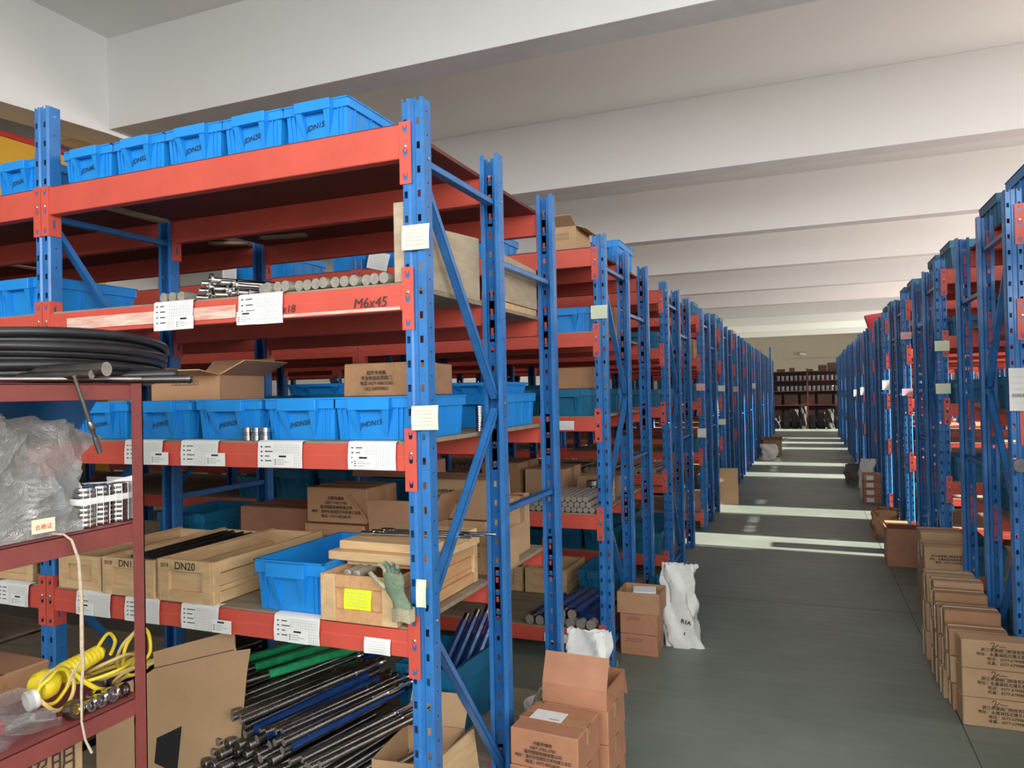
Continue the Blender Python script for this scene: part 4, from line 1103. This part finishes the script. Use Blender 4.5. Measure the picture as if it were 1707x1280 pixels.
# cable coil
def coil():
    t = lk('cable_coil', None, None, (-1.955, 1.31, 1.640)); tag(t, 'thick black cable coil lying on top of the maroon rack', 'cable')
    an = math.atan2(-1.31, 1.955)
    for i in range(8):
        Rr = .325 + .012 * (i % 3) + .003 * i; pts = []
        for k_ in range(72):
            a = 2 * math.pi * k_ / 72
            near = .5 + .5 * math.cos(a - an - .25)
            z = .012 + i * (.0075 + .0085 * near ** 1.5) + .003 * math.sin(2 * a + i)
            rr = Rr + .022 * (1 - near) * math.sin(i * 2.1)
            pts.append((rr * math.cos(a), rr * math.sin(a), z))
        b = B(); b.tube(pts, .0115, 10, closed=True); lk('loop', b.mesh('loop', [BLACKRUB]), t)
    for i in range(3):
        Rr = .285 - .022 * i; pts = [(Rr * math.cos(2 * math.pi * k_ / 56), Rr * math.sin(2 * math.pi * k_ / 56), .014 + .004 * math.sin(k_ * .3 + i)) for k_ in range(56)]
        b = B(); b.tube(pts, .0115, 10, closed=True); lk('loop', b.mesh('loop', [BLACKRUB]), t)
coil()
zt = 1.64
rod_thing((-1.462, 1.185, zt + .032), (-2.15, 1.06, zt + .020), .0165, 'thick dark bar with pinkish end on the cable coil', None, DSTEEL, name='steel_bar', n=18, cat='bar')
rod_thing((-1.482, 1.163, zt + .020), (-2.15, 1.03, zt + .016), .010, 'thinner dark bar under the thick one on the maroon rack', None, DSTEEL, name='steel_bar', n=14, cat='bar')
rod_thing((-1.497, 1.42, zt + .025), (-1.95, 1.17, zt + .016), .013, 'ribbed dark rod jutting past the maroon post, upper', None, BLACKRUB, head=.013, hl=.02, name='black_rod')
rod_thing((-1.458, 1.43, zt + .012), (-1.9, 1.12, zt + .010), .010, 'smooth dark rod jutting past the maroon post, lower', None, DSTEEL, head=.0115, hl=.012, name='black_rod')
rod_thing((-1.452, 1.268, zt + .010), (-1.62, 1.05, zt + .012), .006, 'grey pointed rod resting at the front rail of the maroon rack', None, STEEL, name='thin_rod')
rod_thing((-1.60, .965, zt + .034), (-2.2, .9, zt + .03), .017, 'pale ended tube at the left edge on the maroon rack', None, ENDS, name='tube', cat='tube')
t = rod_thing((-1.455, 1.160, 1.486), (-1.452, 1.098, 1.655), .0042, 'thin steel rod dangling from the top of the maroon rack', None, STEEL, name='thin_rod')
b = B(); b.lathe([(0, 0), (.0062, 0), (.0062, .035), (.0045, .037), (.0045, .05), (.0068, .055), (.0068, .07), (.004, .075)], n=12); lk('collar', b.mesh('collar', [STEEL]), t)
# big clear plastic bag
def plastic_bag():
    t = lk('plastic_bag', None, None, (-1.5, 1.0, 1.316)); tag(t, 'large crumpled clear plastic bag on the maroon rack', 'bag')
    b = B(); rn = random.Random(4)
    dirs = [(rn.uniform(10, 42), rn.uniform(-30, 30), rn.uniform(0, 6), rn.uniform(.003, .009)) for _ in range(9)]
    def n_(u, v):
        wv = u + .10 * math.sin(6 * v + 3 * u); ww = v + .08 * math.sin(9 * u - 2)
        return sum(am * (1 - 2 * abs(math.sin(fu * .5 * wv + fv * .5 * ww + ph)) ** .7) for fu, fv, ph, am in dirs) * .75
    def top(y):      # ridge height over the shelf as a function of y
        return .262 if y < 1.12 else .262 - (y - 1.12) * .40
    def f(u, v):
        y0, y1 = .70, 1.145 + .145 * min(1, max(0, (v - .30) * 2.0)) if v < .8 else 1.29
        y = y0 + (y1 - y0) * u
        if v < .75:
            q = v / .75; z = top(y) * q; x = .012 - .10 * q ** 2
        else:
            q = (v - .75) / .25; z = top(y) * (1 - .15 * q); x = -.088 - .30 * q
        e = n_(u, v) * min(1, 6 * v + .1)
        return (x + e * 1.3, y - 1.0 + (.02 * math.sin(9 * v)) * u, z + e * .5 + .002)
    b.sheet(f, 130, 110); lk('film', b.mesh('film', [FILM]), t)
    b = B(); b.box(-.024, .024, -.0015, 0, -.0145, .0145); p = lk('yellow_label', b.mesh('yellow_label', [mat('cream_label', (.80, .74, .52), .6)]), t, (.034, .036, .030), (0, 0, R(88)))
    mark(p, '合格证', .012, (0, -.0017, -.003), REDP)
plastic_bag()
for i, (x, y) in enumerate(((-1.60, .93), (-1.62, 1.02), (-1.60, 1.11), (-1.68, .97), (-1.70, 1.07))):
    stack_rings((x, y, 1.317), .04, 9, .013, '%s stack of steel rings packed inside the large plastic bag' % ORD[i], 'rings', group='ring stacks under the plastic bag')
# blue folded bag behind
b = B(); b.sheet(lambda u, v: (-.05 + .10 * v + .012 * math.sin(9 * u), .34 * u, .25 + .06 * v - .08 * u * (1 - v) + .01 * math.sin(14 * u + 3 * v)), 16, 8)
o = lk('blue_tarp', b.mesh('blue_tarp', [mat('blue_film', (.02, .16, .42), .4, bump=.3)], sol=.002), None, (-1.78, 1.04, 1.320)); tag(o, 'blue tarpaulin bulging behind the clear plastic bag', 'tarpaulin')
b = B(); b.box(-.12, .12, -.12, .12, 0, .245); o = lk('parts_box', b.mesh('parts_box', [CARD], bev=.004), None, (-1.95, 1.14, 1.3165)); tag(o, 'brown box supporting the blue tarpaulin', 'box')
# rings bundle in white wrap
t = lk('ring_bundle', None, None, (-1.545, 1.222, 1.3165)); tag(t, 'bundle of chrome rings wrapped with white bands beside the maroon post', 'rings')
def mkr():
    b = B(); b.lathe([(.0145, 0), (.0215, 0), (.0230, .002), (.0230, .0085), (.0215, .0105), (.0145, .0105)], n=20); return b.mesh('ring', [CHROME])
for (x, y) in ((.022, -.050), (.014, -.004), (.020, .041), (-.028, -.028), (-.028, .022)):
    for k_ in range(8): lk('ring', cached('mkr', mkr), t, (x, y, .0112 * k_))
b = B(); rr = [(.046, -.076), (.048, 0), (.046, .066), (-.056, .066), (-.056, -.076)]
n5 = len(rr)
b.add([(x, y, z) for z in (.052, .066) for x, y in rr], [(i, (i + 1) % n5, n5 + (i + 1) % n5, n5 + i) for i in range(n5)]); lk('white_band', b.mesh('white_band', [WHITEP], sol=.0008), t)
b = B(); b.sheet(lambda u, v: (.047 - .10 * abs(math.sin(u * 3)) + .002, -.076 + .146 * u, .090 + .012 * math.sin(7 * u) * v + .006 * v), 14, 3); b.sheet(lambda u, v: (-.056 + .1 * v, .070 + .003 * math.sin(9 * u), .098 * u), 8, 4)
lk('wrapping', b.mesh('wrapping', [WHITEP], sol=.0008), t)
for k_ in range(9):
    b = B(); b.tube([(.0475, -.072 + .0165 * k_, .002), (.049, -.072 + .0165 * k_, .05), (.0475, -.072 + .0165 * k_, .09)], .0007, 4); lk('net_strand', b.mesh('net_strand', [WHITEP]), t)
b = B(); b.lathe([(0, 0), (.012, .001), (.015, .008), (.012, .017), (.006, .02), (0, .021)], n=16); o = lk('white_cap', b.mesh('white_cap', [WHITEP]), None, (-1.50, 1.352 - .09, 1.317)); tag(o, 'small white plastic cap near the maroon post', 'cap')
o.location = (-1.497, 1.243 + .017 + .0, 1.317) if False else (-1.52, 1.365 - .105, 1.4095)
o.location = (-1.53, 1.272, 1.317)
# twine over the middle rail
b = B(); b.tube([(-1.56, 1.07, 1.318), (-1.50, 1.075, 1.320), (-1.468, 1.082, 1.3195), (-1.458, 1.092, 1.306), (-1.456, 1.106, 1.262), (-1.457, 1.112, 1.18), (-1.455, 1.110, 1.075), (-1.456, 1.113, 1.03), (-1.454, 1.107, .985), (-1.456, 1.108, .915), (-1.452, 1.113, .875), (-1.450, 1.126, .842)], lambda q: .0032 + .0009 * math.sin(q * 60), 7)
o = lk('twine', b.mesh('twine', [TWINE])); tag(o, 'frayed jute twine hanging from the middle rail of the maroon rack', 'twine')
for k_ in range(7):
    b = B(); a = random.uniform(-.5, .5); b.tube([(-1.457, 1.108, 1.045), (-1.460, 1.098 + a * .01, 1.03), (-1.462, 1.086 + a * .02, 1.005 + .01 * a)], .0011, 4); lk('frayed_strand', b.mesh('frayed_strand', [TWINE]), o)
# lower maroon shelf: work lamp cable, bottle, bearings
zl = .9065
random.seed(9)
def smooth_loop(pts, r, n=7, closed=False, sub=5):
    P = [Vector(p) for p in pts]; out = []
    N = len(P)
    for i in range(N if closed else N - 1):
        p0 = P[(i - 1) % N] if closed or i else P[0]; p1 = P[i]; p2 = P[(i + 1) % N]; p3 = P[(i + 2) % N] if closed or i < N - 2 else P[-1]
        for k_ in range(sub):
            t = k_ / sub; out.append(.5 * ((2 * p1) + (-p0 + p2) * t + (2 * p0 - 5 * p1 + 4 * p2 - p3) * t * t + (-p0 + 3 * p1 - 3 * p2 + p3) * t ** 3))
    if not closed: out.append(P[-1])
    return out
t = lk('work_lamp', None, None, (-1.58, 1.12, zl)); tag(t, 'yellow inspection lamp handle with tangled yellow cable, maroon rack lower shelf', 'lamp')
b = B(); prof = [(0, 0), (.022, 0)]
for k_ in range(9): prof += [(.022 - .0006 * k_, .012 * k_ + .004), (.0235 - .0006 * k_, .012 * k_ + .006), (.0235 - .0006 * k_, .012 * k_ + .010), (.021 - .0006 * k_, .012 * k_ + .012)]
prof += [(.010, .118), (0, .12)]
b.lathe(prof, n=18, axis=(-.15, 1, .10)); lk('handle', b.mesh('handle', [YEL]), t, (.0, .035, .078))
b = B(); b.lathe([(0, 0), (.026, 0), (.032, .01), (.032, .03), (.022, .045), (.018, .05), (0, .05)], n=20, axis=(-.15, 1, .10)); lk('lamp_head', b.mesh('lamp_head', [YEL]), t, (.01, -.03, .070))
def rl(cx, cy, cz, rx, rz_, tilt, ph, n=9):
    return [(cx + tilt * math.sin(2 * math.pi * k_ / n + ph) + random.uniform(-.006, .006), cy + rx * math.cos(2 * math.pi * k_ / n + ph), cz + rz_ * math.sin(2 * math.pi * k_ / n + ph) + random.uniform(-.004, .004)) for k_ in range(n)]
loops = [rl(.03, -.005, .068, .036, .036, .01, 0), rl(.035, .0, .062, .040, .040, -.01, 1), rl(.0, .215, .070, .030, .055, .02, 2), rl(.01, .225, .068, .038, .058, .01, .5), rl(-.02, .18, .05, .06, .02, .04, 1.5), rl(.02, .19, .035, .07, .014, .04, 0), rl(0, .14, .045, .085, .012, .05, 3), rl(.03, .2, .028, .05, .02, .03, 2)]
for i, L in enumerate(loops):
    b = B(); b.tube(smooth_loop(L, 0, closed=True), .0042, 7, closed=True); lk('cable_loop', b.mesh('cable_loop', [YEL if i % 3 == 0 else CREAM]), t)
b = B(); b.tube(smooth_loop([(.02, .04, .09), (.03, .06, .06), (.04, .09, .03), (.035, .12, .012), (.04, .1, .006)], 0), .0055, 8); b.tube(smooth_loop([(-.01, .13, .10), (-.02, .17, .125), (-.02, .19, .10), (0, .16, .08)], 0), .0042, 7); lk('cable_tail', b.mesh('cable_tail', [YEL]), t)
t = lk('clear_bottle', None, None, (-1.56, 1.075, zl + .055)); tag(t, 'clear plastic jar with white screw cap at the left edge, lower maroon shelf', 'jar')
b = B(); b.lathe([(0, -.14), (.034, -.14), (.036, -.13), (.036, -.02), (.024, -.004), (.021, 0)], n=24, axis=(.25, 1, .12)); lk('jar_body', b.mesh('jar_body', [FILM2]), t)
b = B(); b.lathe([(.012, .012), (.020, .012), (.022, .008), (.022, -.008), (.020, -.010)], n=24, axis=(.25, 1, .12)); b.lathe([(0, .010), (.012, .010), (.012, .012)], n=24, axis=(.25, 1, .12)); lk('cap', b.mesh('cap', [WHITEP]), t, (0, -.005, 0))
g = 'loose bearings along the lower maroon shelf'
for i, (y, r, brass) in enumerate(((1.125, .021, True), (1.160, .014, False), (1.185, .016, False), (1.215, .018, False), (1.245, .017, False), (1.20, .015, False))):
    t = lk('bearing', None, None, (-1.505 - .03 * (i == 5), y, zl + r * .98), (0, 0, 0)); tag(t, ['dark bearing with brass core at the shelf edge', 'small steel bearing next to the brass-cored one', 'third steel bearing along the lower maroon shelf', 'fourth steel bearing along the lower maroon shelf', 'fifth steel bearing close to the maroon post', 'steel bearing half hidden behind the front ones'][i], 'bearing', g)
    ax = (1, .15, .2)
    b = B(); b.lathe([(r * .6, 0), (r * .62, .012), (r * .96, .012), (r, .009), (r, -.006), (r * .96, -.009), (r * .6, -.009)], n=22, axis=ax); lk('outer_race', b.mesh('outer_race', [STEEL if brass else CHROME]), t)
    b = B(); b.lathe([(0, .006), (r * .5, .006), (r * .58, .009), (r * .58, -.006)], n=20, axis=ax); lk('core', b.mesh('core', [mat('brass', (.55, .4, .12), .25, metal=1) if brass else STEEL]), t)
b = B(); b.sheet(lambda u, v: (.02 + .03 * math.sin(3 * v) * (1 - .5 * u) + .006 * math.sin(20 * u + 9 * v), .20 * u - .04 * v * u, .004 + .075 * math.sin(v * 1.6) * (1 - .45 * u) + .006 * math.sin(16 * v + 12 * u)), 24, 16)
o = lk('clear_bag', b.mesh('clear_bag', [FILM2]), None, (-1.53, .90, zl)); tag(o, 'thin clear plastic bag at the left edge of the lower maroon shelf', 'bag')
b = B(); b.lathe([(0, 0), (.014, 0), (.016, .004), (.016, .02), (.012, .026), (0, .026)], n=14); o = lk('red_fitting', b.mesh('red_fitting', [REDP]), None, (-1.535, .985, zl + .03), (.6, .3, 0)); tag(o, 'red plastic fitting at the left edge under the clear bag', 'fitting')
b = B(); b.cyl((0, 0, 0), (0, .14, 0), .016, n=16); o = lk('steel_sleeve', b.mesh('steel_sleeve', [CHROME]), None, (-1.56, .93, zl + .0165)); tag(o, 'chrome tube inside the thin clear bag', 'sleeve')
add_carton((-1.86, .96, zl), .30, .26, .075, 'low dark brown carton at the back of the lower maroon shelf', None, CARD)
o = add_carton((-1.76, .42, .3255), .46, .745, .525, 'tan carton printed with lighting brand characters under the maroon shelf', None, CARD2, tape=False)
o['label'] = 'large tan carton with black characters under the lower maroon shelf'
mark(o, '照明', .062, (.2355, .665, .485), BINK, '+X', name='printed_text'); mark(o, 'AL', .07, (.2355, .535, .462), BINK, '+X', bold=.003, shear=.2, name='printed_text')

# ------------------------------------------------------------------ far end
er = lk('storage_rack', None, None, (0, 30.4, 0)); tag(er, 'dark red shelf rack closing the far end of the aisle', 'rack')
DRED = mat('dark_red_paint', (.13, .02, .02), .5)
for x in (-1.6, 0, 1.6):
    for y in (0, .5):
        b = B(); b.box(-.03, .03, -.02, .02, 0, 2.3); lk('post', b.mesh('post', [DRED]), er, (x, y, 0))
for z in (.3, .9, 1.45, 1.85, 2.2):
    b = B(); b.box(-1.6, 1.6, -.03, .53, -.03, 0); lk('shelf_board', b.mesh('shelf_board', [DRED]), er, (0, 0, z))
b = B(); b.box(-1.62, 1.62, .54, .56, 0, 2.2); lk('back_panel', b.mesh('back_panel', [DARKP]), er)  # dark sheet put in for the darkness behind the shelves
def tub():
    b = B(); b.lathe([(0, 0), (.05, 0), (.055, .16), (.058, .16), (.058, .18), (0, .18)], n=12); return b.mesh('tub', [mat('grey_tub', (.32, .31, .30), .5)])
for z, l_ in ((1.45, 'middle'), (1.85, 'upper')):
    for k_ in range(14):
        o = lk('tub', cached('tub', tub), None, (-1.05 + .16 * k_, 30.5, z + .001), (0, 0, 0)); tag(o, 'small grey tub on the %s shelf of the end rack, %s from left' % (l_, ORD[k_]), 'tub', 'tubs on the %s shelf of the end rack' % l_)
for k_, (x, w_, h_) in enumerate(((-.95, .3, .1), (-.55, .2, .14), (.55, .3, .22), (.9, .35, .3), (.1, .22, .08))):
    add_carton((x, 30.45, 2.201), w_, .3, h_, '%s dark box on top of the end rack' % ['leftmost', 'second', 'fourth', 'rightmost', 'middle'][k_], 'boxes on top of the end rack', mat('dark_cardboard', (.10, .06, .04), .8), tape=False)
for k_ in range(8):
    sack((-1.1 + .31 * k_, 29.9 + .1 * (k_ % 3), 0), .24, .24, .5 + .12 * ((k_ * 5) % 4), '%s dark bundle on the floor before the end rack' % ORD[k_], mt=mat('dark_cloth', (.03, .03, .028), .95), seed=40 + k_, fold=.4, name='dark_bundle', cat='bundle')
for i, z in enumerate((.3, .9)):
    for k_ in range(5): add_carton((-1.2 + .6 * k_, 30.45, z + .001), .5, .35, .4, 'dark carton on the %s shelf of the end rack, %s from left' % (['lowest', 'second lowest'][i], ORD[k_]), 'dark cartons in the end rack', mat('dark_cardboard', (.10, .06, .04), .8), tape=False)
t = lk('security_camera', None, None, (-.19, YN - .001, 3.35)); tag(t, 'small white security camera on the far end wall', 'camera')
b = B(); b.box(-.05, .05, -.03, 0, -.06, .06); b.cyl((0, -.03, 0), (0, -.18, .02), .02); lk('bracket', b.mesh('bracket', [WHITEP]), t)
b = B(); b.cyl((-.18, -.22, .06), (.14, -.14, .0), .07, n=16); lk('camera_body', b.mesh('camera_body', [WHITEP]), t)
b = B(); b.cyl((-.185, -.222, .061), (-.175, -.22, .06), .055, n=16); lk('lens', b.mesh('lens', [DARKP]), t)
b = B(); b.box(-.8, 2.6, -.02, 0, -.01, .01); lk('cable_trunking', b.mesh('cable_trunking', [mat('beige_plastic', (.3, .26, .2), .6)]), t, (-.2, 0, -.2))
# yellow crane girder beyond the left racks
t = lk('crane_girder', None, None, (-7.12, 8.1, 3.62)); tag(t, 'yellow crane girder with red rail high on the left', 'girder')
b = B(); b.box(-.12, .12, -6, -2.2, -.45, .50); lk('girder', b.mesh('girder', [YELB]), t)
b = B(); b.box(-.16, .16, -6, -2.2, .50, .545); lk('rail', b.mesh('rail', [mat('red_rail', (.55, .03, .03), .4)]), t)
b = B(); b.box(-.1, .1, -3.32, -3.22, .545, .575); lk('trolley_wheel', b.mesh('trolley_wheel', [DARKP], bev=.03), t)
for x in (0,):
    for y in (-4.4, -2.5):
        b = B(); b.box(-.1, .1, -.1, .1, -3.62, -.45); lk('support_post', b.mesh('support_post', [YELB]), t, (x, y, 0))
